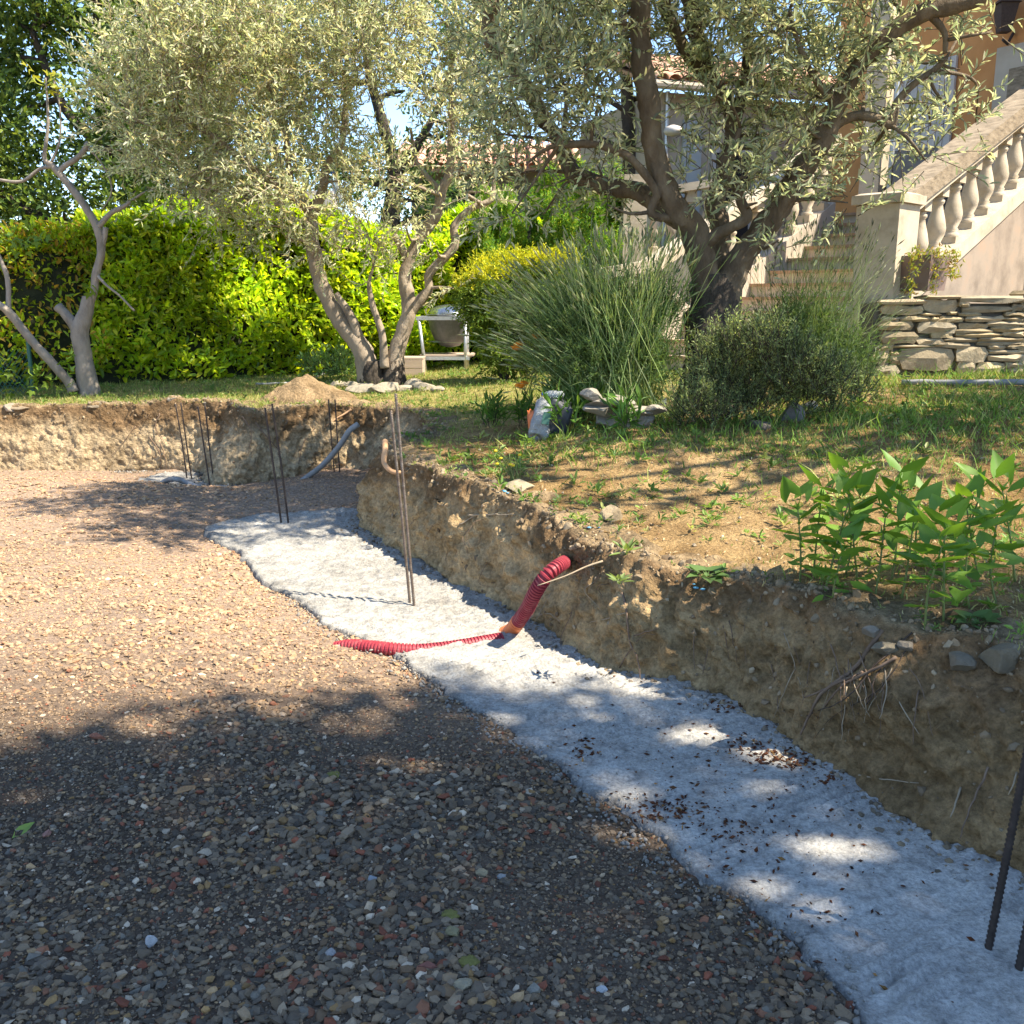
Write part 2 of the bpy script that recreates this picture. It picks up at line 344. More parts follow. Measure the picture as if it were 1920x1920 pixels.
# upper garden, one sheet to the horizon
def keep_g(x, y):
    return ~(inside(POLY_TOP, x, y) | (pdist(POLY_TOP, x, y) < .10))
V, Fq = grid(axis(-6, 5.5, .05, 400), axis(1.5, 14.5, .05, 400), terrain, keep_g)
def garden_tint(x, y):
    q = np.stack([x, y, x*0], -1); g = np.clip(.5+.9*fbm(q, .9, 3), 0, 1)[:, None]
    lawn = np.clip((y-7.0-.35*x)/2.0, 0, 1)[:, None]
    c = np.array((1.05, .98, .85))*(1-g)+np.array((.72, .62, .44))*g
    return c*(1-lawn)+np.array((.85, 1.0, .62))*lawn
M('garden_ground', V, Fq, 'soil_top', None, True, garden_tint(V[:, 0], V[:, 1]), kind='structure')

# earth bank: face and rolled lip
def ring_resample(pts, step):
    p = np.vstack([pts, pts[:1]]); return catmull(p, step)
S_ = []
q4 = ring_resample(BB, .10)
L4 = np.concatenate([[0], np.cumsum(np.linalg.norm(np.diff(q4[:, :2], axis=0), axis=1))])
vis = (q4[:, 1] > 1.4) & (q4[:, 0] > -5.3)
par = []; s = 0.0
while s < L4[-1]:
    i = min(np.searchsorted(L4, s), len(q4)-1); par.append(s); s += .010 if vis[i] else .14
par = np.array(par); q4 = np.stack([np.interp(par, L4, q4[:, k]) for k in range(4)], 1)
n_u = len(q4)
tg = np.roll(q4[:, 2:], -4, 0)-np.roll(q4[:, 2:], 4, 0); tg = unit(tg)
k_ = np.ones(23)/23
nx = tg[:, 1].copy(); ny = -tg[:, 0].copy()
nx = np.convolve(np.r_[nx[-11:], nx, nx[:11]], k_, 'valid'); ny = np.convolve(np.r_[ny[-11:], ny, ny[:11]], k_, 'valid')
nrm = unit(np.stack([nx, ny], 1))     # polygon runs counter-clockwise seen from above: outward is right of travel
mid = q4[:, 2:]+nrm*.2
if inside(POLY_TOP, mid[:, 0], mid[:, 1]).mean() > .5: nrm = -nrm
rows = []; tints = []
zt = terrain(q4[:, 2], q4[:, 3])
vs = np.concatenate([np.linspace(0, 1, 56), 1+np.linspace(.03, 1, 20)])
for v in vs:
    if v <= 1:
        f = v; sh = f**1.25
        xy = q4[:, :2]*(1-sh)+q4[:, 2:]*sh; z = -.08+(zt+.08)*f
        face = 1-max(0, (v-.85)/.15)*.5
    else:
        o = (v-1)*.30
        xy = q4[:, 2:]+nrm*o; z = terrain(xy[:, 0], xy[:, 1])+.016*(1-(v-1))-.05*max(0, (v-1.75)/.25); face = .25*(2-v)
    p = np.stack([xy[:, 0], xy[:, 1], z], 1)
    qn = p.copy(); 
    d = .05*fbm(qn, 3.0, 2)+.028*fbm(qn*np.array((1, 1, .75)), 9, 4, .6)+.035*np.maximum(0, fbm(qn+9, 7, 3)-.3)-.03*np.maximum(0, fbm(qn+31, 5, 3)-.45)+.021*fbm(qn+3, 24, 3, .62)+.012*np.maximum(0, np.abs(fbm(qn*np.array((1, 1, .6))+13, 11, 2))-.35)
    p[:, :2] -= nrm*(d*face*(1-.55*np.clip((-2.7-p[:, 0])/.4, 0, 1)))[:, None]*(0.3 if v < .06 else 1)
    if v < .2: p[:, :2] += nrm*(.055*math.exp(-((v-.09)/.05)**2)*np.clip(.5+fbm(q4[:, [0, 1, 0]], 2.5, 2), 0, 1.2))[:, None]
    if v > .8: p[:, 2] += (.022*fbm(p+5, 7, 3)+.008*fbm(p, 26, 2))*(1.0 if v < 1.8 else .3)
    rows.append(p)
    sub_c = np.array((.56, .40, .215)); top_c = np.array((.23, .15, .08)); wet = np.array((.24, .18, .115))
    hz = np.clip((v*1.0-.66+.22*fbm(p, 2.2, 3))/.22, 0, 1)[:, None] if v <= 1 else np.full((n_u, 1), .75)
    near = np.clip((4.6-p[:, 1])/1.6, 0, 1)[:, None]*np.clip((p[:, 0]+1.0)/.6, 0, 1)[:, None]  # near bank: shade put into the soil tint, darker and browner
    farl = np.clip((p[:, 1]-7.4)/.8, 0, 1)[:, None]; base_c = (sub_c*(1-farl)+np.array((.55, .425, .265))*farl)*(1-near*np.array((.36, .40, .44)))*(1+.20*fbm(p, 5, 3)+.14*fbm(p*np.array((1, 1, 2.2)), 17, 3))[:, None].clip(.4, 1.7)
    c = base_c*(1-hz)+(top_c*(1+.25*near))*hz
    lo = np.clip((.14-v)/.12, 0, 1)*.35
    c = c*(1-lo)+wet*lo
    if v > 1: c = np.tile(np.array((.30, .22, .13)), (n_u, 1))*(1+.3*fbm(p, 6, 3))[:, None]
    tints.append(c)
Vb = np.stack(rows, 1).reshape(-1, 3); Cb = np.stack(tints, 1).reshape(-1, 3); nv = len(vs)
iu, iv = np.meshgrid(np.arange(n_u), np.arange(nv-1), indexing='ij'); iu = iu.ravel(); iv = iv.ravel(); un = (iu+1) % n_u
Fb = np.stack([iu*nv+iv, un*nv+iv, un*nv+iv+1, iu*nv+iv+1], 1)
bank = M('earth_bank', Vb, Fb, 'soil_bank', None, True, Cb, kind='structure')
BANKV = np.stack(rows, 1)              # (n_u, nv, 3)

# concrete strip footing
CL = [(385, 990), (395, 1010), (450, 1050), (530, 1115), (620, 1180), (740, 1230), (820, 1290), (960, 1390), (1050, 1440), (1190, 1555), (1280, 1640), (1380, 1690), (1560, 1840), (1610, 1920)]
cl = [tuple(P(x, y)[:2]) for x, y in CL]+[(.80, 1.6), (1.05, .9), (1.5, -.4), (1.7, -2)]
cr = [(2.9, -2), (2.25, .9), (1.5, 2.4), (1.3, 2.75), (1.15, 3.05), (1.05, 3.45), (.8, 3.82), (.55, 4.0), (.34, 4.33), (.15, 4.7), (-.16, 5.22), (-.45, 5.78), (-.85, 6.45), (-1.0, 6.85), (-.95, 7.3), P(690, 953)[:2], P(480, 970)[:2]]
CPOLY = np.array(cl+[tuple(p) for p in cr]); CLEFT = np.array(cl)
CP2 = np.array([(-3.3, 9.0), (-2.85, 8.95), (-2.70, 8.45), (-2.35, 8.26), (-2.4, 8.14), (-2.9, 8.30), (-3.3, 8.6)])
def csd(x, y, poly):                   # signed distance, positive inside, ragged edge
    q = np.stack([x, y, x*0], -1)
    return np.where(inside(poly, x, y), 1, -1)*pdist(poly, x, y)+.035*fbm(q, 5, 3)+.012*fbm(q, 22, 2)
def zconc(x, y, poly=CPOLY):
    q = np.stack([x, y, x*0], -1); sd = csd(x, y, poly)
    e = np.clip((sd+.022)/.03, 0, 1)
    near = np.clip((y-3.0)/1.6, 0, 1)
    ph = 68*(-.55*x+.83*y)+2.6*fbm(q, 3.5, 3); rib = (1-np.abs(np.sin(ph)))*np.clip(.55+1.1*fbm(q+2, 3.5, 3), 0, 1.5)
    pits = np.clip(fbm(q+7, 48, 2)-.35, 0, 1)
    rough = .005*fbm(q, 7, 3)+(.003+.004*near)*fbm(q, 34, 2)+.013*rib*np.clip((sd-.03)/.14, 0, 1)-.007*pits
    lip = .008*np.exp(-((sd-.03)/.03)**2)*np.clip(.4+fbm(q+3, 6, 2), 0, 1.4)
    return .018+rough+lip-.085*(1-e)
for nm, poly, (x0, x1, y0, y1), st in (('concrete_footing', CPOLY, (-2.4, 2.95, -1.9, 7.6), .010), ('concrete_footing', CP2, (-3.7, -2.1, 8.1, 9.05), .025)):
    xs = np.arange(x0, x1, st); ys = np.arange(y0, y1, st)
    V, Fq = grid(xs, ys, lambda X, Y: zconc(X, Y, poly), lambda x, y: csd(x, y, poly) > -.07)
    q = V.copy(); q[:, 2] = 0
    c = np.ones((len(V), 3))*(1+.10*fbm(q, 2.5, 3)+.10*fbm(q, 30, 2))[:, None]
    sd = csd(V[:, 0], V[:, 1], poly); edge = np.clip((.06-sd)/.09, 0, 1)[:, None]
    c = c*(1-edge*.5)*(1-.45*np.clip(fbm(q+7, 48, 2)-.35, 0, 1)[:, None])*(1.12-.30*np.clip((V[:, 1]-3.2+.5*fbm(q, 1.2, 2))/1.9, 0, 1))[:, None]  # tint raised in near shade, lowered in far sun; recess shade in pits
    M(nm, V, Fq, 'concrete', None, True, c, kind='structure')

# gravel floor of the dig
def zgrav(x, y):
    q = np.stack([x, y, x*0], -1)
    sd = np.minimum(-csd(x, y, CPOLY), -csd(x, y, CP2))
    z = .006+.05*np.clip(sd/.7, 0, 1)+.016*fbm(q, 1.3, 3)+.006*fbm(q, 12, 2)+.05*np.exp(-((x+3.2)/2.0)**2-((y-8.0)/.5)**2)
    return z-.05*np.clip(-sd/.06, 0, 1)
V, Fq = grid(np.concatenate([np.arange(-8, -5.2, .2), np.arange(-5.2, 1.6, .035), np.arange(1.6, 3.4, .2)]),
             np.concatenate([np.arange(-5.2, 1.6, .2), np.arange(1.6, 9.4, .035)]), zgrav, lambda x, y: inside(POLY_TOP, x, y) & (csd(x, y, CPOLY) < .12))
q = V.copy(); q[:, 2] = 0
far_mix = np.clip((V[:, 1]-3.0)/1.5, 0, 1)[:, None]
gt = (np.array((.42, .38, .33))*(1-far_mix)+np.array((1.12, 1.02, .92))*far_mix)*(1+.16*fbm(q, 1.1, 3))[:, None]  # near bed darkened as shade between pebbles, far bed dusty tan
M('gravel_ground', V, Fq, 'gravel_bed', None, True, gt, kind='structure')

# pebbles
def pebbles(n, ylo, yhi, smin, smax, T, seed, wide=0):
    r = np.random.default_rng(seed); xs = []
    y = ylo+(yhi-ylo)*r.random(n*2)**1.0
    x = (r.random(n*2)*2-1)*(.56*y+.25+wide); ok = (x < 2) & (csd(x, y, CPOLY) < -.005) & (csd(x, y, CP2) < 0) & inside(POLY_BASE, x, y)
    x = x[ok][:n]; y = y[ok][:n]; n = len(x)
    sz = smin+(smax-smin)*r.random(n)**3.4*(1+.9*np.clip(fbm(np.column_stack([x, y, x*0])+6, 1.6, 2), -.6, .9))
    dim = np.stack([sz*(.8+.6*r.random(n)), sz*(.65+.35*r.random(n)), sz*(.35+.35*r.random(n))], 1)*.5
    z = zgrav(x, y)+dim[:, 2]*(.05+.6*r.random(n))
    ang = r.random(n)*6.283; tl = r.normal(size=(n, 2))*.25
    d = np.stack([np.cos(ang), np.sin(ang), tl[:, 0]], 1); up = np.stack([tl[:, 1], r.normal(size=n)*.25, np.ones(n)], 1)
    Tv = T[0]; vs_, fs_ = inst(Tv, T[1], np.stack([x, y, z], 1), frames(d, up), dim)
    k = len(Tv); vs_ = vs_.reshape(n, k, 3); ctr = np.stack([x, y, z], 1)[:, None]
    vs_ = ctr+(vs_-ctr)*(1+.24*r.normal(size=(n, k, 1))).clip(.55, 1.5)
    pal = np.array([(.150, .138, .122), (.185, .162, .132), (.105, .098, .090), (.235, .205, .165), (.20, .152, .105), (.28, .232, .172), (.36, .325, .275), (.22, .085, .056), (.27, .14, .095), (.28, .20, .10), (.56, .54, .50), (.165, .172, .170), (.38, .295, .19)])
    pr = np.array([.19, .18, .13, .13, .09, .07, .045, .032, .025, .03, .022, .04, .028]); pr /= pr.sum()
    c = pal[r.choice(len(pal), n, p=pr)]*(1+.2*r.normal(size=(n, 1))).clip(.5, 1.6)
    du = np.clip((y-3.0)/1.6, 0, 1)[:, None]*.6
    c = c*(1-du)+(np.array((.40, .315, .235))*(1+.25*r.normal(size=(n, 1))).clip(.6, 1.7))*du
    return vs_.reshape(-1, 3), fs_, rep(c*np.array((1.20, .98, .74))*(.72+.24*np.clip((y-3.2)/1.0, 0, 1))[:, None], k)  # near pebbles tinted darker to deepen the foreground shade
parts = [pebbles(38000, 1.65, 3.5, .0055, .030, ICO1, 1), pebbles(16000, 1.65, 3.5, .004, .010, OCT, 4), pebbles(24000, 3.5, 6.0, .008, .030, ICO1, 2), pebbles(13000, 6.0, 8.9, .012, .034, OCT, 3), pebbles(9000, .5, 1.65, .007, .030, OCT, 5, .9)]
off = 0; VV = []; FF = []; CC = []
for v, f, c in parts: VV.append(v); FF.append(f+off); CC.append(c); off += len(v)
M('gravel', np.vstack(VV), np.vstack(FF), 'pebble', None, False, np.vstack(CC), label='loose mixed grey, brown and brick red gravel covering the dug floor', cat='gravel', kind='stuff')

# ------------------------------------------------------------------ stairs, balustrades, wall, house
AZ = math.radians(44); EV = np.array((math.cos(AZ), math.sin(AZ), 0)); NV = np.array((-math.sin(AZ), math.cos(AZ), 0)); UP = np.array((0, 0, 1.0))
RST = np.stack([EV, NV, UP], 1)        # stair frame
S0 = np.array((3.36, 9.15, .90)); SL = .43
def beam(mb, a, b, wv, hv, w_, h_, c=None):   # box from a to b with given cross axes
    a = np.asarray(a, float); b = np.asarray(b, float); V = []
    for p in (a, b):
        for sw, sh in ((-.5, 0), (.5, 0), (.5, 1), (-.5, 1)): V.append(p+np.asarray(wv)*w_*sw+np.asarray(hv)*h_*sh)
    mb.add(V, [(3, 2, 1, 0), (4, 5, 6, 7), (0, 1, 5, 4), (1, 2, 6, 5), (2, 3, 7, 6), (3, 0, 4, 7)], c)
BPROF = [(.075, 0), (.075, .05), (.05, .065), (.065, .085), (.05, .10), (.085, .17), (.092, .22), (.075, .30), (.052, .38), (.045, .42), (.06, .435), (.06, .455), (.047, .465), (.055, .49)]
def baluster(parent, base, top_h, Rm, mat='cast_stone'):
    mb = MB(); k = top_h/.62
    V, Fc = lathe([(r, z*k+.05) for r, z in BPROF], (0, 0, 0), 18); mb.add(V@Rm.T+base, Fc)
    mb.box(base+UP*.015, (.17, .17, .11), Rm); mb.box(base+UP*(.56*k+.06), (.14, .14, .17*k), Rm)
    o = mb.build('baluster', mat, parent, smooth=False)
    for p in o.data.polygons: p.use_smooth = len(p.vertices) == 4 and p.index < 13*18
    return o
# near balustrade with newel pillar
nb = thing('balustrade', 'cream stone balustrade with weathered sloping handrail rising from the square pillar', 'balustrade', S0)
mb = MB()
def frustum(mb, c, w0, w1, z0, z1, R):
    v = [np.array((sx*w*.5, sy*w*.5, z)) for w, z in ((w0, z0), (w1, z1)) for sx, sy in ((-1, -1), (1, -1), (1, 1), (-1, 1))]
    mb.add(np.array(v)@R.T+c, [(3, 2, 1, 0), (4, 5, 6, 7), (0, 1, 5, 4), (1, 2, 6, 5), (2, 3, 7, 6), (3, 0, 4, 7)])
pc = np.array((S0[0], S0[1], 0.0))
frustum(mb, pc, .36, .40, .80, 2.40, RST); mb.build('pillar', 'cast_stone', nb)
mb = MB(); frustum(mb, pc, .47, .47, 2.403, 2.48, RST); frustum(mb, pc, .44, .36, 2.482, 2.50, RST); mb.build('pillar_cap', 'cast_stone', nb)
r0 = pc+EV*.16+UP*2.36; r1 = r0+EV*5.2+UP*SL*5.2
up_t = unit(np.array((-EV*SL+UP)))
mb = MB(); beam(mb, r0, r1, NV, up_t, .33, .15); mb.build('handrail', 'cast_stone_weathered', nb)
mb = MB(); beam(mb, r0-up_t*.035+EV*.05, r1-up_t*.035, NV, up_t, .27, .033); mb.build('rail_moulding', 'cast_stone', nb)
st = pc+EV*.2+UP*1.50
mb = MB(); beam(mb, st, st+EV*5.1+UP*SL*5.1, NV, up_t, .30, .14); mb.build('string_course', 'cast_stone', nb)
# flank wall below string
mb = MB(); a0 = pc+EV*.19; a1 = a0+EV*5.1
Vf = []
for sgn in (-.12, .12):
    Vf += [a0+NV*sgn+UP*.8, a1+NV*sgn+UP*.8, a1+NV*sgn+UP*(1.50+SL*5.1), a0+NV*sgn+UP*1.50]
mb.add(Vf, [(0, 1, 2, 3), (7, 6, 5, 4), (0, 3, 7, 4), (1, 5, 6, 2), (3, 2, 6, 7), (0, 4, 5, 1)]); mb.build('flank_wall', 'stair_flank', nb)
for k in range(13):
    t = .30+k*.36
    baluster(nb, pc+EV*t+UP*(1.50+.14+SL*(t-.2)-.03), .68, RST)
# staircase: one block per step
sg = thing('staircase', 'cream tiled garden steps climbing between the two stone balustrades', 'staircase', S0+NV*1.5)
for k in range(15):
    wst = 3.0 if k < 3 else 2.55
    c0 = pc+EV*(.02+k*.36); z1 = .98+k*.158
    q0 = c0+NV*.14; q1 = c0+NV*(wst+(.5-.1*k if k < 5 else 0))
    mb = MB(); V = [q0+UP*.6, q1+UP*.6, q1+EV*.6+UP*.6, q0+EV*.6+UP*.6, q0+UP*z1, q1+UP*z1, q1+EV*.6+UP*z1, q0+EV*.6+UP*z1]
    mb.add(V, [(0, 1, 2, 3), (7, 6, 5, 4), (0, 4, 5, 1), (1, 5, 6, 2), (2, 6, 7, 3), (3, 7, 4, 0)]); so_ = mb.build('step', 'step_tile', sg)
    mb = MB(); beam(mb, q0-EV*.02+UP*(z1+.003)-UP*.03, q1-EV*.02+UP*(z1+.003)-UP*.03, EV, UP, .06, .035)
    sub('nosing', np.vstack(mb.V), mb.F, 'step_nosing', so_, smooth=False).matrix_parent_inverse = so_.matrix_parent_inverse.copy()
# the sub-parts sit under parts with an identity offset
for o in list(col.objects):
    if o.name.startswith('nosing'): o.matrix_parent_inverse = Matrix.Identity(4)
# far balustrade
fpts = [D(1130, 522, 11.2), D(1222, 506, 11.45), D(1290, 462, 11.8), D(1400, 388, 12.3), D(1505, 312, 13.0), D(1560, 270, 13.4)]
fb = thing('balustrade', 'pale stone balustrade on the far side of the steps behind the olive', 'balustrade', (fpts[2][0], fpts[2][1], .85))
mb = MB()
for a, b in zip(fpts[:-1], fpts[1:]):
    dd = unit(b-a); h = unit(np.array((-dd[1], dd[0], 0))); u2 = np.cross(dd, h); u2 = u2*np.sign(u2[2]); beam(mb, a-dd*.012, b+dd*.012, h, u2, .30, .11)
mb.build('handrail', 'cast_stone', fb)
mb = MB(); Rf = RST
for a, b in zip(fpts[:-1], fpts[1:]):
    dd = unit(b-a); h = unit(np.array((-dd[1], dd[0], 0))); zb = -.72
    lo0 = np.array((a[0], a[1], .7)); lo1 = np.array((b[0], b[1], .7)); t0 = a+UP*(zb if a[0] > 1.7 else -.05); t1 = b+UP*(zb if b[0] > 1.7 else -.05)
    V = [lo0-h*.11, lo0+h*.11, lo1+h*.11, lo1-h*.11, t0-h*.11, t0+h*.11, t1+h*.11, t1-h*.11]
    mb.add(V, [(0, 1, 2, 3), (7, 6, 5, 4), (0, 4, 5, 1), (1, 5, 6, 2), (2, 6, 7, 3), (3, 7, 4, 0)])
mb.build('plinth_wall', 'cream_render', fb)
for a, b in zip(fpts[2:-1], fpts[3:]):
    L_ = np.linalg.norm((b-a)[:2]); n_ = max(2, int(L_/.36))
    for k in range(n_):
        p = a+(b-a)*((k+.5)/n_); baluster(fb, p-UP*.74, .70, RST)
# landing balustrade further left
lb = thing('balustrade', 'short shaded stone balustrade of the terrace beside the upright conifer', 'balustrade', D(1220, 480, 13.5))
a, b = D(1150, 383, 13.6), D(1345, 350, 13.4)
mb = MB(); beam(mb, a, b, (0, 1, 0), UP, .28, .10); mb.build('handrail', 'cast_stone', lb)
mb = MB(); beam(mb, a-UP*1.7, b-UP*1.7+UP*.0, (0, 1, 0), UP, .26, .95); mb.build('plinth_wall', 'cream_render', lb)
for k in range(6): baluster(lb, a+(b-a)*((k+.5)/6)-UP*.74, .70, np.eye(3))
mb = MB(); mb.box(D(1188, 420, 13.3)-UP*.35, (.3, .3, 1.9)); mb.build('post', 'cast_stone', lb)

# dry stone wall
wl = thing('stone_wall', 'low dry stone retaining wall of flat tan stones under the stair flank', 'stone wall', (4.6, 8.75, .9))
WY = 8.72
def wpt(zx, zy):
    p = D(1640+zx/6.857, 480+zy/6.857, WY); return p[0], p[2]
ST = [(90,630,640,740),(640,560,1080,720),(1090,600,1225,650),(1135,652,1770,722),(1780,630,1950,705),(580,735,860,765),(960,722,1075,750),(1085,730,1390,770),(1690,725,1930,780),
 (95,785,330,840),(340,780,715,842),(725,790,820,850),(830,785,1150,852),(1180,772,1655,855),(1675,790,1940,835),(60,850,490,950),(540,855,1045,985),(1085,870,1440,940),(1455,848,1960,905),
 (1520,912,1930,965),(990,945,1510,985),(1055,990,1655,1042),(1665,972,1940,1032),(85,970,540,1125),(548,1060,870,1140),(720,995,1010,1050),(895,1058,1330,1110),(1340,1050,1910,1098),
 (785,1120,1210,1175),(1330,1110,1880,1142),(1690,1150,1950,1185),(45,1135,250,1215),(255,1145,780,1178),(320,1182,1020,1460),(1035,1170,1440,1355),(1480,1150,1680,1200),(1480,1208,1940,1255),
 (1470,1275,1960,1352),(0,1225,200,1400),(210,1235,310,1282),(210,1290,308,1400),(1050,1372,1310,1520),(1320,1372,1680,1540),(1690,1370,1960,1432),(1700,1445,1960,1560),(0,1410,300,1540)]
TOPS = [(60, 560, 660, 628), (650, 505, 1090, 556), (1085, 508, 1960, 598)]
x_r = wpt(1960, 0)[0]
def wall_stone(x0, x1, z0, z1, dep=.30, jut=0.0):
    n = 3; V, F = ICO2
    # rounded block: cube projected grid
    g = np.linspace(-1, 1, 5); vid = {}; VV = []; FF = []
    def vert(p):
        k = tuple(np.round(p, 3))
        if k not in vid: vid[k] = len(VV); VV.append(p)
        return vid[k]
    gs = {0: (-1, -.55, .55, 1), 1: (-1, 1), 2: (-1, -.2, 1)}
    gx = np.array((-1, -.4, .35, 1)); gz = np.array((-1, .1, 1)); gy = np.array((-1, 1.))
    for (ax, A, B, fix) in ((1, gx, gz, -1), (1, gx, gz, 1), (0, gy, gz, -1), (0, gy, gz, 1), (2, gx, gy, -1), (2, gx, gy, 1)):
        for i in range(len(A)-1):
            for j in range(len(B)-1):
                q = []
                for (a_, b_) in ((A[i], B[j]), (A[i+1], B[j]), (A[i+1], B[j+1]), (A[i], B[j+1])):
                    p = {0: (fix, a_, b_), 1: (a_, fix, b_), 2: (a_, b_, fix)}[ax]; q.append(vert(np.array(p, float)))
                if (ax in (0, 2)) == (fix < 0): q = q[::-1]
                if ax == 2: pass
                FF.append(q)
    VV = np.array(VV); w2, h2 = (x1-x0)/2, (z1-z0)/2
    r = min(.25, .02/max(h2, .01))
    cnr = (np.abs(VV[:, 0]) > .9) & (np.abs(VV[:, 2]) > .9)
    VV[cnr, 0] *= 1-min(.18, h2*.5/max(w2, .01)); VV[cnr, 2] *= .94
    VV[:, 0] *= w2; VV[:, 2] *= h2; VV[:, 1] *= dep/2
    fr = VV[:, 1] < 0; VV[fr, 1] += .022*(np.abs(VV[fr, 0]) > w2*.9)+.018*(np.abs(VV[fr, 2]) > h2*.9)
    VV += rng.normal(size=VV.shape)*np.array((.008, .008, min(.007, h2*.18)))
    return VV+np.array(((x0+x1)/2, WY+dep/2-jut, (z0+z1)/2)), FF
spal = [(.36, .29, .18), (.42, .345, .22), (.32, .26, .17), (.39, .32, .22), (.46, .38, .26), (.34, .29, .21)]
def add_stone(x0, x1, z0, z1, jut):
    V, F = wall_stone(x0, x1, z0, z1, .30, jut); c = np.array(random.choice(spal))*(.85+.3*random.random())
    M('stone', V, F, 'stone_block', wl, False, np.tile(c, (len(V), 1)))
for (a, b, c, d) in ST:
    x0, z1 = wpt(a, b); x1, z0 = wpt(c, d); add_stone(x0-.004, x1+.004, z0-.003, z1+.003, .01+.02*random.random())
for (a, b, c, d) in TOPS:
    x0, z1 = wpt(a, b); x1, z0 = wpt(c, d); add_stone(x0, x1-.004, z0+.002, z1, .05)
z_ = .86; x_end = 6.6                  # the wall goes on past the picture in the same courses
while z_ < wpt(0, 600)[1]:
    h = random.choice((.05, .06, .08, .11)); x = x_r+.01
    while x < x_end:
        l = random.uniform(.18, .45); add_stone(x, x+l-.012, z_, z_+h-.01, .03*random.random()); x += l
    z_ += h
x = x_r+.01
while x < x_end: add_stone(x, x+.55, z_, z_+.09, .05); x += .56
mb = MB(); zt_ = wpt(0, 610)[1]; xl = wpt(60, 0)[0]
mb.box(((xl+x_end)/2, WY+.24, (.6+zt_)/2), (x_end-xl, .40, zt_-.6)); mb.build('wall_core', 'mortar', wl)
# planter on the wall
pp = D(1728, 545, 8.95); pl = thing('planter_box', 'brown square planter with trailing yellow green succulent on the stone wall', 'planter', pp)
mb = MB(); frustum(mb, np.array((pp[0], pp[1], 0)), .27, .32, pp[2], pp[2]+.30, np.array(((.8, -.6, 0), (.6, .8, 0), (0, 0, 1)))); mb.build('pot', 'planter_glaze', pl)
def succulent(n, fpos):
    pos = fpos(n); d = unit(rdir(n)+np.array((0, -.3, .5))); R = frames(d, rdir(n)); s = .025+.03*rng.random(n)
    V, F = inst(LEAF4[0], LEAF4[1], pos, R, np.stack([s, s*.35, s], 1)); return V, F, rep(pick([(.30, .34, .05), (.22, .30, .05), (.40, .38, .08), (.34, .22, .06)], n), 4)
def spos(n):
    k = rng.integers(0, 4, n); t = rng.random(n)
    x = np.where(k == 0, pp[0]-.17+.36*t, np.where(k == 1, pp[0]+.19+.03*rng.normal(size=n), np.where(k == 2, pp[0]+.02+.02*rng.normal(size=n), pp[0]-.17+.02*rng.normal(size=n))))
    z = np.where(k == 0, pp[2]+.31+.03*rng.normal(size=n), pp[2]+.32-np.where(k == 1, .22, .36)*t); y = pp[1]-.17+.04*rng.normal(size=n)
    return np.stack([x, y, z], 1)
V, F, c = succulent(700, spos); M('trailing_stems', V, F, 'leaf_soft', pl, False, c, kind='stuff')

# house: salmon wing with panelled shutter door, window and lantern
hs = thing('house', 'salmon rendered house with pale window surround above the stone steps', 'house', (6.5, 15, .9))
A = D(1560, 300, 15.6); B = D(2060, 300, 12.2); A = np.array((A[0], A[1], .6)); B = np.array((B[0], B[1], .6)); HD = unit(B-A); HN = np.array((HD[1], -HD[0], 0.0))
if HN[1] > 0: HN = -HN
def wallbox(mb, a, b, z0, z1, th, out=0.0, nrm_=None):
    nrm_ = HN if nrm_ is None else nrm_
    a = np.array((a[0], a[1], 0))+nrm_*out; b = np.array((b[0], b[1], 0))+nrm_*out
    V = [a+UP*z0, b+UP*z0, b-nrm_*th+UP*z0, a-nrm_*th+UP*z0, a+UP*z1, b+UP*z1, b-nrm_*th+UP*z1, a-nrm_*th+UP*z1]
    mb.add(V, [(3, 2, 1, 0), (4, 5, 6, 7), (0, 1, 5, 4), (1, 2, 6, 5), (2, 3, 7, 6), (3, 0, 4, 7)]); return mb
def on_wall(px, py):                   # ray hits the salmon wall plane
    a = (px-960)/F_PX; b_ = -(py-960)/F_PX; d = np.array((a, _c+b_*_s, -_s+b_*_c)); o = np.array((0, 0, CAM_H))
    t = np.dot(A-o, HN)/np.dot(d, HN); return o+d*t
wallbox(MB(), A, B+HD*2, .6, 7.2, 4.0).build('wall', 'salmon_render', hs)
w0, w1 = on_wall(1868, 150), on_wall(2010, 150); zt_, zb_ = on_wall(1880, 90)[2], on_wall(1880, 90)[2]-1.9
fr_ = wallbox(MB(), w0, w1, zb_, zt_, .05, .045).build('window_surround', 'cream_render', hs)
i0, i1 = on_wall(1895, 150), on_wall(1990, 150)
wallbox(MB(), i0, i1, zb_+.15, zt_-.28, .03, .055).build('window', 'cast_stone_weathered', hs)
wallbox(MB(), i0+HD*.42, i1-HD*.10, zb_+.25, zt_-.38, .02, .058).build('pane', 'glass_dark', hs)
d0, d1 = on_wall(1672, 200), on_wall(1792, 200); zd1 = on_wall(1730, 120)[2]; zd0 = on_wall(1730, 302)[2]
nb_ = 9
for k in range(nb_):
    a_ = d0+(d1-d0)*(k/nb_); b_ = d0+(d1-d0)*((k+1)/nb_)-HD*.012
    wallbox(MB(), a_, b_, zd0, zd1, .04, .06).build('shutter_board', 'white_paint', hs)
wallbox(MB(), d0, d1, zd0-1.0, zd0-.01, .3, .02).build('dark_recess', 'dark_void', hs)
lp = on_wall(1905, 30)+HN*.22; mb = MB()
frustum(mb, np.array((lp[0], lp[1], 0)), .13, .22, lp[2]-.22, lp[2]+.10, np.eye(3)); frustum(mb, np.array((lp[0], lp[1], 0)), .27, .05, lp[2]+.103, lp[2]+.22, np.eye(3)); mb.build('lantern', 'dark_steel', hs)
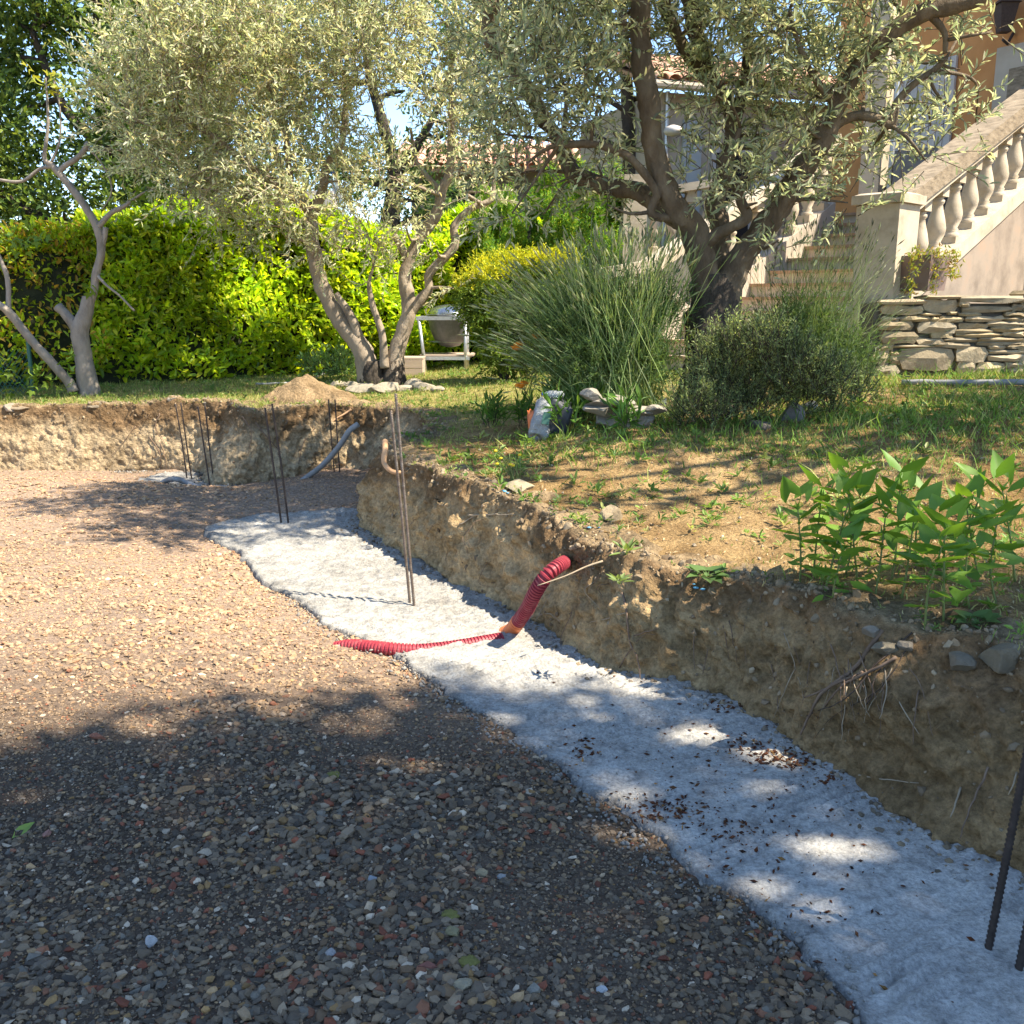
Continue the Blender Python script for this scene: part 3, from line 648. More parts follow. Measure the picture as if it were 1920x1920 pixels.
mb = MB(); mb.tube([lp-UP*.3, lp-UP*.34-HN*.1, lp-HN*.20-UP*.2], .018, 8); mb.build('lantern_bracket', 'dark_steel', hs)
# porch column and metal pole
pcn = D(1634, 395, 12.2); mb = MB(); mb.box(pcn+UP*.75, (.24, .24, 3.1), RST); o = mb.build('porch_column', 'cast_stone', None, label='square cream porch column at the top of the steps', cat='column')
mb = MB(); pm = D(1665, 380, 12.0); mb.tube([pm-UP*.8, pm+UP*1.6], .03, 8); mb.build('metal_pole', 'galvanised', None, label='thin grey metal pole in front of the white boarded shutters', cat='pole')
cb_ = D(1740, 345, 11.9); mb = MB(); mb.box(cb_-UP*.15, (.75, .5, 1.0), RST); mb.build('dark_cabinet', 'steel_grey', None, label='black box behind the sloping handrail at the stair head', cat='cabinet')
# cream wing with tiled eaves
cw = thing('house', 'cream rendered house wing with tiled eaves seen through the right olive tree', 'house', D(1420, 300, 17)*np.array((1, 1, 0))+UP*.85)
ca, cbx = D(1232, 300, 16.2), D(1640, 300, 17.6); CHD = unit((cbx-ca)*np.array((1, 1, 0))); CHN = np.array((CHD[1], -CHD[0], 0)); CHN = CHN*(-np.sign(CHN[1]))
ztop = D(1240, 172, 16.2)[2]
wallbox(MB(), ca, cbx, .6, ztop, 3.0, 0, CHN).build('wall', 'cream_render', cw)
s0, s1 = ca+CHD*.42, ca+CHD*.75; wallbox(MB(), s0, s1, .9, D(1290, 225, 16.3)[2], .05, .06, CHN).build('shutter', 'pale_blue_paint', cw)
s0, s1 = ca+CHD*.95, ca+CHD*1.75; wallbox(MB(), s0, s1, 1.4, D(1330, 270, 16.3)[2], .04, .05, CHN).build('window', 'white_paint', cw)
wallbox(MB(), s0+CHD*.08, s1-CHD*.08, 1.5, D(1330, 270, 16.3)[2]-.1, .03, .056, CHN).build('pane', 'glass_dark', cw)
mb = MB(); gl = ca-CHD*.3+CHN*.42; gl[2] = ztop+.02; ge = cbx+CHN*.42; ge[2] = ztop+.02; mb.tube([gl, ge], .07, 10); mb.build('gutter', 'cream_render', cw)
mb = MB(); dp = ca+CHD*.12+CHN*.06; mb.tube([np.array((*dp[:2], .8)), np.array((*dp[:2], ztop))], .035, 8); mb.build('downpipe', 'galvanised', cw)
mb = MB(); lpx = D(1262, 246, 16.0); V, F = lathe([(.02, -.08), (.12, -.05), (.15, .0), (.12, .06), (.03, .09)], lpx, 14); mb.add(V, F); mb.build('wall_lamp', 'white_paint', cw, smooth=True)
def tiles(parent, a, b, up_v, rows_, wid=.21, mat='terracotta'):
    d_ = unit(b-a); L_ = np.linalg.norm(b-a); n_ = int(L_/wid); nm_ = unit(np.cross(d_, up_v)); nm_ = nm_*np.sign(nm_[2]); sh = []
    for r_ in range(rows_):
        for k in range(n_):
            p0 = a+d_*(k+.5)*wid+up_v*(r_*.34)+nm_*(.012*(r_ % 2)); an = np.linspace(0, math.pi, 6)
            V = []
            for e_, rr in ((-.03, .105), (.37, .092)):
                V += [p0+up_v*e_+d_*math.cos(t)*rr+nm_*(math.sin(t)*rr*.8+.01) for t in an]
            sh.append((np.array(V), [(i, i+1, 7+i, 6+i) for i in range(5)]))
    return sh
slope = unit(-CHN*.9+UP*.32); ea = ca-CHD*.3+CHN*.45; ea[2] = ztop+.08; eb = cbx+CHN*.45; eb[2] = ztop+.08
mb = MB()
for V, F in tiles(cw, ea, eb, slope, 8): mb.add(V, F, np.ones(3)*random.uniform(.75, 1.2))
rf = mb.build('roof_tiles', 'terracotta', cw, smooth=True, tint=True, kind='stuff')
mb = MB(); beam(mb, ea-UP*.03, eb-UP*.03, slope, UP, .01, .01); V = [ea-UP*.05, eb-UP*.05, eb+slope*2.8-UP*.05, ea+slope*2.8-UP*.05]; V += [v-UP*.06 for v in V]
mb.add(V, [(0, 1, 2, 3), (7, 6, 5, 4), (0, 4, 5, 1), (1, 5, 6, 2), (2, 6, 7, 3), (3, 7, 4, 0)]); mb.build('roof_deck', 'clay_pipe', cw)
# neighbour house with long tiled roof
nh = thing('house', 'grey neighbouring house with long pink tiled roof beyond the hedge', 'house', (-1, 23, .7))
na, nbx = D(770, 330, 22), D(1130, 330, 22); ztn = D(800, 318, 22)[2]
mb = MB(); mb.box(((na[0]+nbx[0])/2, 24.0, ztn/2), (nbx[0]-na[0], 4, ztn)); mb.build('wall', 'grey_house', nh)
for px in (880, 1040):
    wc = D(px, 395, 21.97); mb = MB(); mb.box((wc[0], 21.97, wc[2]-.2), (.9, .06, 1.2)); mb.build('window', 'dark_void', nh)
up_v = unit(np.array((0, .93, .30))); ea = np.array((na[0]-.4, 21.5, ztn)); eb = np.array((nbx[0]+.4, 21.5, ztn)); mb = MB()
for V, F in tiles(nh, ea, eb, up_v, 8, .24): mb.add(V, F, np.ones(3)*random.uniform(.75, 1.25))
mb.build('roof_tiles', 'terracotta', nh, smooth=True, tint=True, kind='stuff')
mb = MB(); V = [ea-UP*.04, eb-UP*.04, eb+up_v*2.9-UP*.04, ea+up_v*2.9-UP*.04]; V += [v-UP*.08 for v in V]
mb.add(V, [(0, 1, 2, 3), (7, 6, 5, 4), (0, 4, 5, 1), (1, 5, 6, 2), (2, 6, 7, 3), (3, 7, 4, 0)]); mb.build('roof_deck', 'clay_pipe', nh)
mb = MB(); mb.box(D(545, 390, 17), (1.5, .5, .5)); mb.box(D(545, 390, 17)-UP*.9, (1.5, .5, 1.25)); mb.build('white_wall', 'white_paint', None, label='white wall piece glimpsed behind the left olive above the hedge', cat='wall')

# ------------------------------------------------------------------ trees
def limb(mb, pts, step=.04, n=14, rough=.16, rs=13):
    """pts: (px,py,Y,r)"""
    w_ = np.array([np.append(D(p[0], p[1], p[2]), p[3]) for p in pts]); c = catmull(w_, step)
    V, F = tube(c[:, :3], np.maximum(c[:, 3], .004), n, rough, rs); mb.add(V, F); return c
def crown(blobs, ntw, nlf, tl, ll, lw, pal, droop=0.0, T=LEAFQ, var=.18, updir=.25, pp_=None, nbias=None, spread=.75):
    LP, LD, LC, TW = [], [], [], []
    for c, r in blobs:
        c = np.asarray(c); r3 = np.broadcast_to(np.asarray(r, float), (3,)); n = max(4, int(ntw*(np.prod(r3)**(2/3))/.09))
        u = rdir(n)*rng.random((n, 1))**(1/2.2); st_ = c+u*r3*spread
        d = unit(.8*u+rdir(n)*.65+np.array((0, 0, updir))); L_ = tl*(.6+.8*rng.random(n)); shade = pick([(1, 1, 1)], n, .12)
        for j in range(nlf):
            t = .12+.88*(j+rng.random(n))/nlf
            p = st_+d*(L_*t)[:, None]+np.array((0, 0, -droop))*(t**2*L_)[:, None]
            ld = unit(d*.75+rdir(n)*.75); LP.append(p); LD.append(ld); LC.append(shade)
        TW.append((st_, st_+d*L_[:, None]*.55-np.array((0, 0, droop*.3))*L_[:, None], st_+d*L_[:, None]-np.array((0, 0, droop))*L_[:, None]))
    pos = np.vstack(LP); d = np.vstack(LD); n = len(pos); cc = pick(pal, n, var, pp_)*np.vstack(LC)
    nb_v = rdir(n) if nbias is None else unit(rdir(n)+np.asarray(nbias))
    s = ll*(.65+.6*rng.random(n)); V, F = inst(T[0], T[1], pos, frames(d, nb_v), np.stack([s, s*lw/ll*1.0, s*.9], 1))
    return V, F, rep(cc, len(T[0])), TW
def twigs(TW, r=.004):
    VV = []; FF = []; o = 0
    for a, b, c in TW:
        n = len(a); ax = unit(c-a); u = unit(np.cross(ax, rdir(n))); v = np.cross(ax, u); ring = []
        for p, rr in ((a, r), (b, r*.75), (c, r*.35)):
            for k in range(3):
                th = k*2.0944; ring.append(p+(u*math.cos(th)+v*math.sin(th))*rr)
        V = np.stack(ring, 1).reshape(-1, 3); base = (np.arange(n)*9)[:, None, None]+o
        f = np.array([(i*3+k, i*3+(k+1) % 3, (i+1)*3+(k+1) % 3, (i+1)*3+k) for i in range(2) for k in range(3)])
        VV.append(V); FF.append((f[None]+base).reshape(-1, 4)); o += len(V)
    return np.vstack(VV), np.vstack(FF)
def boughs(mb, limbs, blobs, r0=.02, sag=.06, n=6, skip=1.2):
    allp = np.vstack([l for l in limbs])
    for c, r in blobs:
        c = np.asarray(c); d = np.linalg.norm(allp[:, :3]-c, axis=1)+np.maximum(0, allp[:, 2]-c[2])*.6; i = int(np.argmin(d)); a = allp[i, :3]
        if np.linalg.norm(a-c) < .08: continue
        m_ = (a+c)/2+rng.normal(size=3)*.10*np.linalg.norm(a-c); rr = min(r0, allp[i, 3]*.7)
        p = catmull(np.array([np.append(a, rr), np.append(m_, rr*.75), np.append(c, rr*.35)]), .09)
        V, F = tube(p[:, :3], p[:, 3], n, .08, 12); mb.add(V, F)

# --- left olive
Y1 = 10.6
o1 = thing('olive_tree', 'pruned olive tree with forked trunk ringed by rocks at the edge of the lawn', 'olive tree', D(715, 722, Y1))
mb = MB(); limbs = []
for pts in [
    [(700,735,Y1,.17),(695,715,Y1,.145),(690,690,Y1,.125),(678,655,Y1,.105),(640,605,Y1,.088),(605,540,Y1,.082),(590,480,Y1,.075),(583,420,Y1,.07),(577,388,Y1,.06),(545,350,Y1,.04),(520,300,Y1+.1,.035),(500,230,Y1+.2,.025)],
    [(583,410,Y1,.06),(605,355,Y1-.1,.05),(612,310,Y1-.1,.042),(640,270,Y1-.2,.035),(650,180,Y1-.2,.025)],
    [(577,392,Y1,.05),(540,365,Y1-.2,.042),(480,320,Y1-.4,.036),(440,288,Y1-.5,.03),(400,255,Y1-.6,.025),(330,220,Y1-.6,.018)],
    [(545,352,Y1,.035),(540,290,Y1-.2,.03),(530,220,Y1-.3,.022)],
    [(680,662,Y1,.06),(666,612,Y1-.05,.05),(650,580,Y1-.05,.042),(630,550,Y1-.05,.03)],
    [(738,735,Y1,.15),(738,700,Y1,.12),(740,675,Y1,.10),(750,637,Y1,.085),(767,583,Y1,.078),(758,520,Y1,.068),(767,492,Y1,.065),(787,446,Y1,.06),(817,404,Y1,.055),(829,354,Y1,.05),(842,325,Y1,.045),(846,233,Y1,.035),(846,160,Y1,.025),(850,60,Y1,.015)],
    [(765,590,Y1,.065),(792,558,Y1,.055),(804,541,Y1,.05),(806,512,Y1,.048),(852,462,Y1,.045),(851,425,Y1,.04),(883,391,Y1,.038),(921,375,Y1,.032),(926,340,Y1,.022),(940,270,Y1,.015)],
    [(767,490,Y1,.05),(745,450,Y1,.035),(738,440,Y1,.03)],
    [(722,690,Y1-.1,.05),(719,660,Y1-.1,.045),(716,625,Y1-.1,.04),(700,575,Y1-.1,.032),(692,533,Y1-.1,.022),(700,500,Y1-.1,.012)],
    [(829,360,Y1,.03),(800,330,Y1+.1,.028),(780,300,Y1+.2,.02),(770,240,Y1+.2,.014)]]:
    limbs.append(limb(mb, pts))
bl = [(290,60,.55),(420,30,.6),(560,30,.6),(700,40,.55),(330,180,.55),(450,150,.6),(580,150,.55),(690,110,.45),(810,110,.5),(400,270,.5),(500,250,.5),(620,240,.42),(300,270,.42),(360,350,.38),(840,210,.35),(900,60,.5),(920,180,.4),(440,360,.4),(260,330,.3),(500,330,.35),(540,440,.2),(610,470,.22),(570,300,.3),(690,300,.28),(730,330,.25),(660,400,.22),(700,440,.2),(820,470,.12),(880,300,.28),(900,360,.2),(730,500,.14),(850,540,.10),(480,420,.28),(410,410,.25),(300,-60,.42),(450,-80,.42),(620,-80,.42),(780,-60,.42),(930,-50,.4),(350,110,.5),(500,90,.5),(640,60,.4),(230,140,.4),(240,230,.35),(560,380,.25),(760,420,.2),(640,340,.25),(780,160,.25)]
blobs = [(D(x, y, Y1+random.uniform(-1.25, .1)), r) for x, y, r in bl]
boughs(mb, limbs, blobs, .022)
tr = mb.build('trunk', 'bark_olive', o1, smooth=True)
OPAL = [(.54, .56, .33), (.45, .48, .27), (.62, .63, .43), (.37, .42, .22), (.60, .52, .28), (.66, .65, .49)]
V, F, c, TW = crown(blobs, 50, 13, .32, .060, .0175, OPAL, .12, nbias=(.8, -.5, .95))
M('crown', V, F, 'leaf_olive', o1, False, c, kind='stuff')
V, F = twigs(TW); M('twigs', V, F, 'bark_olive', o1, True, kind='stuff')
# dark scarred foot of the trunk
mb = MB()
for px, r in ((700, .185), (738, .16)):
    a = D(px, 735, Y1-.01); b_ = D(px-2, 676, Y1-.01); p = np.linspace(0, 1, 9)[:, None]; V, F = tube(a+(b_-a)*p, r*(1-.36*p[:, 0]), 14, .22, 9); mb.add(V, F)
mb.build('trunk_foot', 'bark_olive_base', o1, smooth=True)

# --- right olive
Y2 = 7.2
o2 = thing('olive_tree', 'large olive tree with thick spreading limbs growing out of the lavender and rosemary', 'olive tree', D(1330, 755, Y2))
mb = MB(); limbs = []
for pts in [
    [(1328,770,Y2,.20),(1326,650,Y2,.155),(1330,590,Y2,.13),(1330,550,Y2,.115),(1319,500,Y2-.03,.10),(1300,431,Y2-.06,.095),(1269,394,Y2-.1,.085),(1244,344,Y2-.12,.08),(1231,300,Y2-.12,.078),(1222,250,Y2-.15,.072),(1216,187,Y2-.15,.072),(1205,125,Y2-.15,.07),(1200,62,Y2-.15,.068),(1203,0,Y2-.15,.065),(1215,-140,Y2-.1,.05)],
    [(1285,415,Y2,.075),(1250,396,Y2+.1,.07),(1194,359,Y2+.25,.066),(1125,347,Y2+.35,.066),(1078,328,Y2+.45,.064),(1060,295,Y2+.5,.062),(1040,250,Y2+.55,.055),(1000,187,Y2+.6,.052),(962,121,Y2+.65,.05),(925,75,Y2+.65,.068),(921,0,Y2+.65,.065),(925,-90,Y2+.7,.05)],
    [(1262,410,Y2-.1,.03),(1222,403,Y2-.15,.03),(1228,375,Y2-.17,.03),(1230,360,Y2-.17,.029),(1203,319,Y2-.2,.028),(1175,291,Y2-.2,.028),(1134,275,Y2-.2,.027),(1100,269,Y2-.2,.026),(1050,268,Y2-.2,.023),(1058,234,Y2-.2,.016),(1061,175,Y2-.2,.013),(1045,130,Y2-.2,.009)],
    [(1345,600,Y2+.1,.10),(1350,500,Y2+.25,.075),(1349,420,Y2+.35,.072),(1340,380,Y2+.4,.07),(1360,312,Y2+.45,.06),(1375,234,Y2+.5,.055),(1345,160,Y2+.55,.05),(1312,95,Y2+.55,.06),(1296,0,Y2+.55,.065),(1285,-120,Y2+.55,.05)],
    [(1375,234,Y2+.5,.05),(1388,187,Y2+.5,.045),(1400,110,Y2+.5,.035),(1395,0,Y2+.5,.025)],
    [(1345,165,Y2+.55,.045),(1312,134,Y2+.5,.045),(1281,87,Y2+.45,.045),(1250,20,Y2+.4,.042),(1240,-60,Y2+.4,.035)],
    [(1340,650,Y2,.14),(1358,560,Y2,.12),(1374,510,Y2-.02,.098),(1415,448,Y2-.05,.086),(1462,388,Y2-.1,.08),(1492,335,Y2-.12,.076),(1525,287,Y2-.15,.072),(1556,237,Y2-.2,.068),(1572,195,Y2-.2,.06),(1610,125,Y2-.25,.055),(1680,55,Y2-.3,.06),(1740,22,Y2-.35,.06),(1832,-5,Y2-.4,.055),(1950,-70,Y2-.4,.045)],
    [(1560,240,Y2-.2,.04),(1580,226,Y2-.22,.035),(1608,217,Y2-.25,.032),(1640,221,Y2-.28,.031),(1668,234,Y2-.3,.031),(1676,215,Y2-.3,.028),(1683,190,Y2-.3,.025),(1713,158,Y2-.3,.023),(1752,131,Y2-.3,.02),(1775,108,Y2-.3,.015)],
    [(1318,470,Y2-.06,.042),(1340,443,Y2-.12,.038),(1375,424,Y2-.18,.036),(1400,409,Y2-.2,.037),(1390,378,Y2-.2,.034),(1380,350,Y2-.2,.032),(1357,322,Y2-.2,.026),(1354,308,Y2-.2,.024),(1375,272,Y2-.2,.02),(1388,240,Y2-.2,.014)],
    [(1740,24,Y2-.35,.03),(1770,60,Y2-.35,.022),(1772,100,Y2-.35,.016)],
    [(1572,200,Y2-.2,.03),(1530,150,Y2-.3,.024),(1500,90,Y2-.3,.02),(1480,20,Y2-.3,.014)]]:
    limbs.append(limb(mb, pts, .03, 18, .17, 14))
bl = [(980,40,.30),(1050,30,.3),(1120,40,.3),(990,140,.28),(1075,140,.26),(1140,110,.26),(1010,235,.26),(930,150,.22),(1120,205,.22),(985,310,.13),(1040,345,.12),(925,250,.2),(1120,310,.18),(1165,350,.13),(1060,90,.28),(1160,20,.25),(940,330,.09),(1140,385,.07),
      (1275,245,.10),(1310,120,.16),(1330,230,.15),(1480,320,.14),(1420,380,.12),(1300,60,.2),(1510,240,.14),(1580,100,.16),(1610,290,.10),(1370,290,.12),(960,400,.10),(1020,400,.09),(1290,360,.12),(1335,300,.12),(1410,230,.2),(1450,170,.24),(1440,290,.2),(1400,330,.15),(1475,390,.14),(1400,110,.26),(1490,90,.26),(1560,50,.2),(1430,30,.26),(1600,140,.2),(1650,70,.17),(1700,170,.15),(1745,235,.14),(1715,110,.15),(1640,270,.12),(1590,380,.13),(1490,250,.13),(1530,180,.16),(1520,330,.10),(1360,50,.24),(1280,20,.10),(1345,180,.16),(1690,250,.14),(1780,60,.16),(1800,130,.08),(1780,200,.12),(1860,60,.08),(1545,120,.2),(1460,450,.09),(1620,200,.12),(1830,230,.05),(1735,300,.10),
      (1050,-70,.35),(1180,-80,.35),(1320,-70,.35),(1480,-70,.35),(1650,-60,.3),(1380,-150,.4),(1560,-160,.4),(1230,-190,.4),(1720,-160,.35),(1000,-150,.35)]
blobs = [(D(x, y, Y2+(random.uniform(.15, .7) if 1130 < x < 1330 and y < 330 else random.uniform(-.6, .6))), r) for x, y, r in bl]+[(np.array(p_), r_) for p_, r_ in (((.4, 6.2, 4.3), .45), ((1.2, 5.8, 4.6), .5), ((1.6, 6.6, 5.0), .5), ((-.1, 6.9, 4.4), .45), ((.7, 7.2, 5.2), .5), ((.2, 5.6, 4.0), .35), ((1.9, 5.9, 4.4), .4), ((-.5, 6.4, 4.2), .35), ((2.4, 7.0, 4.8), .45), ((.9, 6.5, 5.6), .4))]
boughs(mb, limbs, blobs, .016)
mb.build('trunk', 'bark_olive_shaded', o2, smooth=True)
OP2 = [(.38, .42, .25), (.28, .33, .20), (.48, .51, .32), (.22, .27, .17), (.52, .50, .29), (.56, .55, .38)]
V, F, c, TW = crown(blobs, 66, 12, .28, .068, .019, OP2, .18, spread=.95, nbias=(.7, -.45, .9))
M('crown', V, F, 'leaf_olive', o2, False, c, kind='stuff')
V, F = twigs(TW, .0035); M('twigs', V, F, 'bark_olive_shaded', o2, True, kind='stuff')
mb = MB(); a = D(1330, 770, Y2); pts = np.array([D(1328, 775, Y2), D(1326, 690, Y2), D(1332, 620, Y2), D(1336, 560, Y2), D(1338, 515, Y2)])
V, F = tube(catmull(pts, .04), np.interp(np.linspace(0, 1, len(catmull(pts, .04))), [0, .4, .7, 1], [.23, .185, .178, .13]), 18, .22, 9); mb.add(V, F); mb.build('trunk_foot', 'bark_olive_base', o2, smooth=True)

# --- fig trees
YF = 9.95
f1 = thing('fig_tree', 'hard pruned grey fig tree with cut stubs in front of the hedge', 'fig tree', D(165, 732, YF))
mb = MB()
for pts in [
    [(170,745,YF,.115),(164,715,YF,.10),(156,667,YF,.088),(149,620,YF,.088),(158,596,YF,.075),(166,564,YF,.062),(167,556,YF,.06)],
    [(149,622,YF,.07),(133,602,YF,.055),(118,584,YF,.048),(108,574,YF,.05)],
    [(168,570,YF,.04),(176,550,YF,.036),(180,512,YF,.04),(190,471,YF,.04),(181,425,YF,.038),(154,379,YF,.036),(129,346,YF,.034),(108,321,YF,.034),(96,308,YF,.026),(83,296,YF,.02),(90,233,YF,.014),(86,146,YF,.009)],
    [(110,323,YF,.03),(121,312,YF,.028),(150,292,YF,.027),(166,267,YF,.026)],
    [(100,312,YF,.018),(75,317,YF,.018),(40,340,YF,.016),(-5,337,YF,.015)],
    [(182,428,YF,.028),(208,400,YF,.024),(234,386,YF,.02),(268,362,YF,.010),(300,350,YF,.007)],
    [(190,470,YF,.026),(196,445,YF,.026),(198,426,YF,.027)],
    [(96,306,YF,.014),(112,262,YF,.010),(112,200,YF,.008),(100,150,YF,.006)],
    [(165,278,YF,.012),(186,300,YF,.008),(206,335,YF,.008),(208,365,YF,.007),(192,392,YF,.005)],
    [(181,515,YF,.016),(200,535,YF-.1,.012),(225,555,YF-.1,.011),(252,583,YF-.1,.009)]]:
    limb(mb, pts, .04, 9, .10, 14)
mb.build('trunk', 'bark_fig', f1, smooth=True)
FIG = np.array([(0, 0, 0), (.12, .28, .03), (.35, .46, .05), (.42, .22, .02), (.72, .34, .03), (.70, .14, 0), (1, 0, -.10), (.70, -.14, 0), (.72, -.34, .03), (.42, -.22, .02), (.35, -.46, .05), (.12, -.28, .03)])
def leaf_mesh(name, prof, L_, W_, colr, mat, curl=.15):
    V = prof.copy(); V[:, 0] *= L_; V[:, 1] *= W_; V[:, 2] = V[:, 2]*L_-curl*L_*(prof[:, 0]**2)
    ctr = np.array([(L_*.1, 0, -.01*L_), (L_*.5, 0, -.05*L_)]); n = len(V); V = np.vstack([V, ctr]); F = []
    for i in range(n):
        j = (i+1) % n; mx = (prof[i, 0]+prof[j, 0])/2; F.append((i, j, n if mx < .3 else n+1))
    me = mesh(name, V, F, np.tile(colr, (len(V), 1)), True); me.materials.append(MATS[mat]); return me
def put_leaf(me, parent, p, d, nrm_, name='leaf'):
    R = frames(np.array([d], float), np.array([nrm_], float))[0]; o = bpy.data.objects.new(name, me); col.objects.link(o); o.parent = parent
    Mx = Matrix(((*R[0], p[0]), (*R[1], p[1]), (*R[2], p[2]), (0, 0, 0, 1))); o.matrix_parent_inverse = Matrix.Translation(-Vector(parent['_w'])); o.matrix_basis = Mx; return o
FM = [leaf_mesh('fig_leaf', FIG, .13, .13, np.array(c_), 'leaf_big') for c_ in ((.17, .25, .03), (.12, .21, .03), (.27, .30, .03), (.30, .29, .02))]
for (cx, cy, n_, sp, k0) in ((85, 135, 8, .16, 2), (60, 150, 4, .1, 2), (110, 160, 4, .1, 2), (285, 350, 14, .16, 0), (265, 395, 14, .16, 0), (330, 395, 9, .12, 0), (20, 460, 10, .2, 0), (170, 520, 4, .1, 0)):
    for k in range(n_):
        p = D(cx, cy, YF)+rng.normal(size=3)*sp*np.array((.7, .7, .7)); put_leaf(random.choice(FM[k0:k0+2]), f1, p, unit(rng.normal(size=3)+np.array((0, 0, -.5))), rng.normal(size=3)+np.array((.6, -.6, .8)))
f2 = thing('fig_tree', 'thin leaning fig stem slanting to the left edge beside the pruned fig', 'fig tree', D(132, 728, YF-.1))
mb = MB()
for pts in [[(138,735,YF-.1,.055),(130,718,YF-.1,.05),(100,683,YF-.15,.045),(62,642,YF-.2,.042),(22,592,YF-.25,.04),(0,572,YF-.3,.036),(-70,530,YF-.3,.03)], [(16,586,YF-.25,.026),(15,529,YF-.25,.024),(5,496,YF-.25,.02),(-20,440,YF-.25,.014)]]: limb(mb, pts, .04, 9, .10, 14)
mb.build('trunk', 'bark_fig', f2, smooth=True)
for (cx, cy, n_, sp) in ((25, 465, 12, .2), (100, 705, 16, .2), (15, 700, 10, .2), (60, 720, 12, .2)):
    for k in range(n_):
        p = D(cx, cy, YF-.3)+rng.normal(size=3)*sp*np.array((.8, .6, .55)); p[2] = max(p[2], .72); put_leaf(random.choice(FM[0:2]), f2, p, unit(rng.normal(size=3)), rng.normal(size=3)+np.array((.6, -.6, .9)))

# --- background trees
def bg_tree(name, label, cat, base, limbs_px, bl, Y, ntw, nlf, tl, ll, lw, pal, bark='bark_dark', mat='leaf_soft', jit=1.2, T=LEAF4, group=None, **k):
    t = thing(name, label, cat, base, group); mb = MB(); lm = []
    for pts in limbs_px: lm.append(limb(mb, pts, .15, 8, .1, 6))
    blobs = [(D(x, y, Y+random.uniform(-jit, jit)), r) for x, y, r in bl]; boughs(mb, lm, blobs, .05, n=5)
    mb.build('trunk', bark, t, smooth=True); V, F, c, TW = crown(blobs, ntw, nlf, tl, ll, lw, pal, T=T, **k); M('crown', V, F, mat, t, False, c, kind='stuff'); return t
GP = [(.12, .19, .04), (.085, .145, .035), (.18, .255, .05), (.25, .31, .06), (.045, .085, .025)]
YB = 15.5
bg_tree('oak_tree', 'tall dark green oak filling the upper left behind the fig', 'oak tree', D(330, 640, YB)*np.array((1, 1, 0))+UP*.7,
    [[(330,700,YB,.30),(330,560,YB,.28),(330,440,YB,.26),(300,400,YB,.2),(240,330,YB,.16),(200,260,YB,.13),(190,120,YB,.1),(180,-60,YB,.06)],[(330,440,YB,.2),(380,340,YB,.16),(420,200,YB,.12),(440,0,YB,.08)],[(320,430,YB,.16),(240,430,YB,.12),(160,430,YB,.1),(60,400,YB,.07),(-40,330,YB,.05)],[(210,290,YB,.1),(120,200,YB,.07),(60,60,YB,.05)]],
    [(30,40,1.0),(160,40,.9),(300,60,1.0),(20,200,.8),(230,160,.9),(330,220,1.0),(-60,120,1.0),(30,330,.9),(210,300,.7),(300,340,.9),(400,300,.9),(60,410,.7),(250,410,.7),(-60,380,.9),(350,420,.6),(420,130,1.0),(480,40,1.0),(110,-80,1.0),(280,-80,1.0),(120,400,.5),(30,470,.5),(430,400,.7),(230,240,.6),(-20,270,.8),(500,400,.6),(0,-60,1.0)], YB, 26, 9, .5, .11, .055, GP)
YA = 19.0
bg_tree('oak_tree', 'far green tree beyond the left end of the hedge', 'oak tree', D(-260, 640, YA)*np.array((1, 1, 0))+UP*.7,
    [[(-260,640,YA,.26),(-260,420,YA,.2),(-250,250,YA,.14),(-240,60,YA,.08)]],
    [(-260,100,1.3),(-150,180,1.1),(-360,200,1.3),(-240,300,1.2),(-120,320,.9),(-330,380,1.1),(-180,420,.9),(-420,100,1.2),(-140,40,1.0)], YA, 22, 8, .6, .15, .08, GP)
YC = 18.0
bg_tree('oak_tree', 'mid green broadleaf tree with thin dark branches showing sky behind the left olive', 'oak tree', D(720, 640, YC)*np.array((1, 1, 0))+UP*.7,
    [[(720,640,YC,.2),(730,430,YC,.17),(740,330,YC,.13),(720,240,YC,.1),(690,120,YC,.07),(680,-50,YC,.04)],[(738,340,YC,.1),(790,260,YC,.07),(830,180,YC,.05),(860,60,YC,.04)]],
    [(660,330,.6),(760,350,.6),(840,250,.5),(900,150,.8),(760,170,.4),(640,60,.8),(560,180,.9),(700,-20,.9),(830,20,.9),(800,380,.6),(870,420,.6),(600,330,.7),(960,60,.8),(930,250,.5)], YC, 20, 8, .5, .11, .055, [(.11, .18, .06), (.07, .13, .045), (.16, .24, .08)])
YP = 17.0
bg_tree('pine_tree', 'dark pine with fine needles against the sky between the two olives', 'pine tree', D(1180, 560, YP)*np.array((1, 1, 0))+UP*.8,
    [[(1190,640,YP,.16),(1185,400,YP,.14),(1180,250,YP,.12),(1170,80,YP,.08),(1160,-80,YP,.05)],[(1182,290,YP,.05),(1130,260,YP,.035),(1080,235,YP,.02)],[(1178,210,YP,.05),(1120,180,YP,.03),(1060,170,YP,.02)],[(1182,320,YP,.05),(1215,280,YP,.03),(1240,260,YP,.02)]],
    [(1090,170,.40),(1150,130,.45),(1200,190,.35),(1080,250,.22),(1170,250,.22),(1210,280,.2),(1120,60,.5),(1230,60,.6),(1300,20,.6),(1350,120,.6),(1180,320,.25),(1140,300,.15),(1100,-60,.6),(1230,-80,.7)], YP, 22, 14, .35, .10, .006, [(.03, .055, .025), (.045, .075, .03), (.025, .04, .02)], mat='leaf_needle', jit=.6)
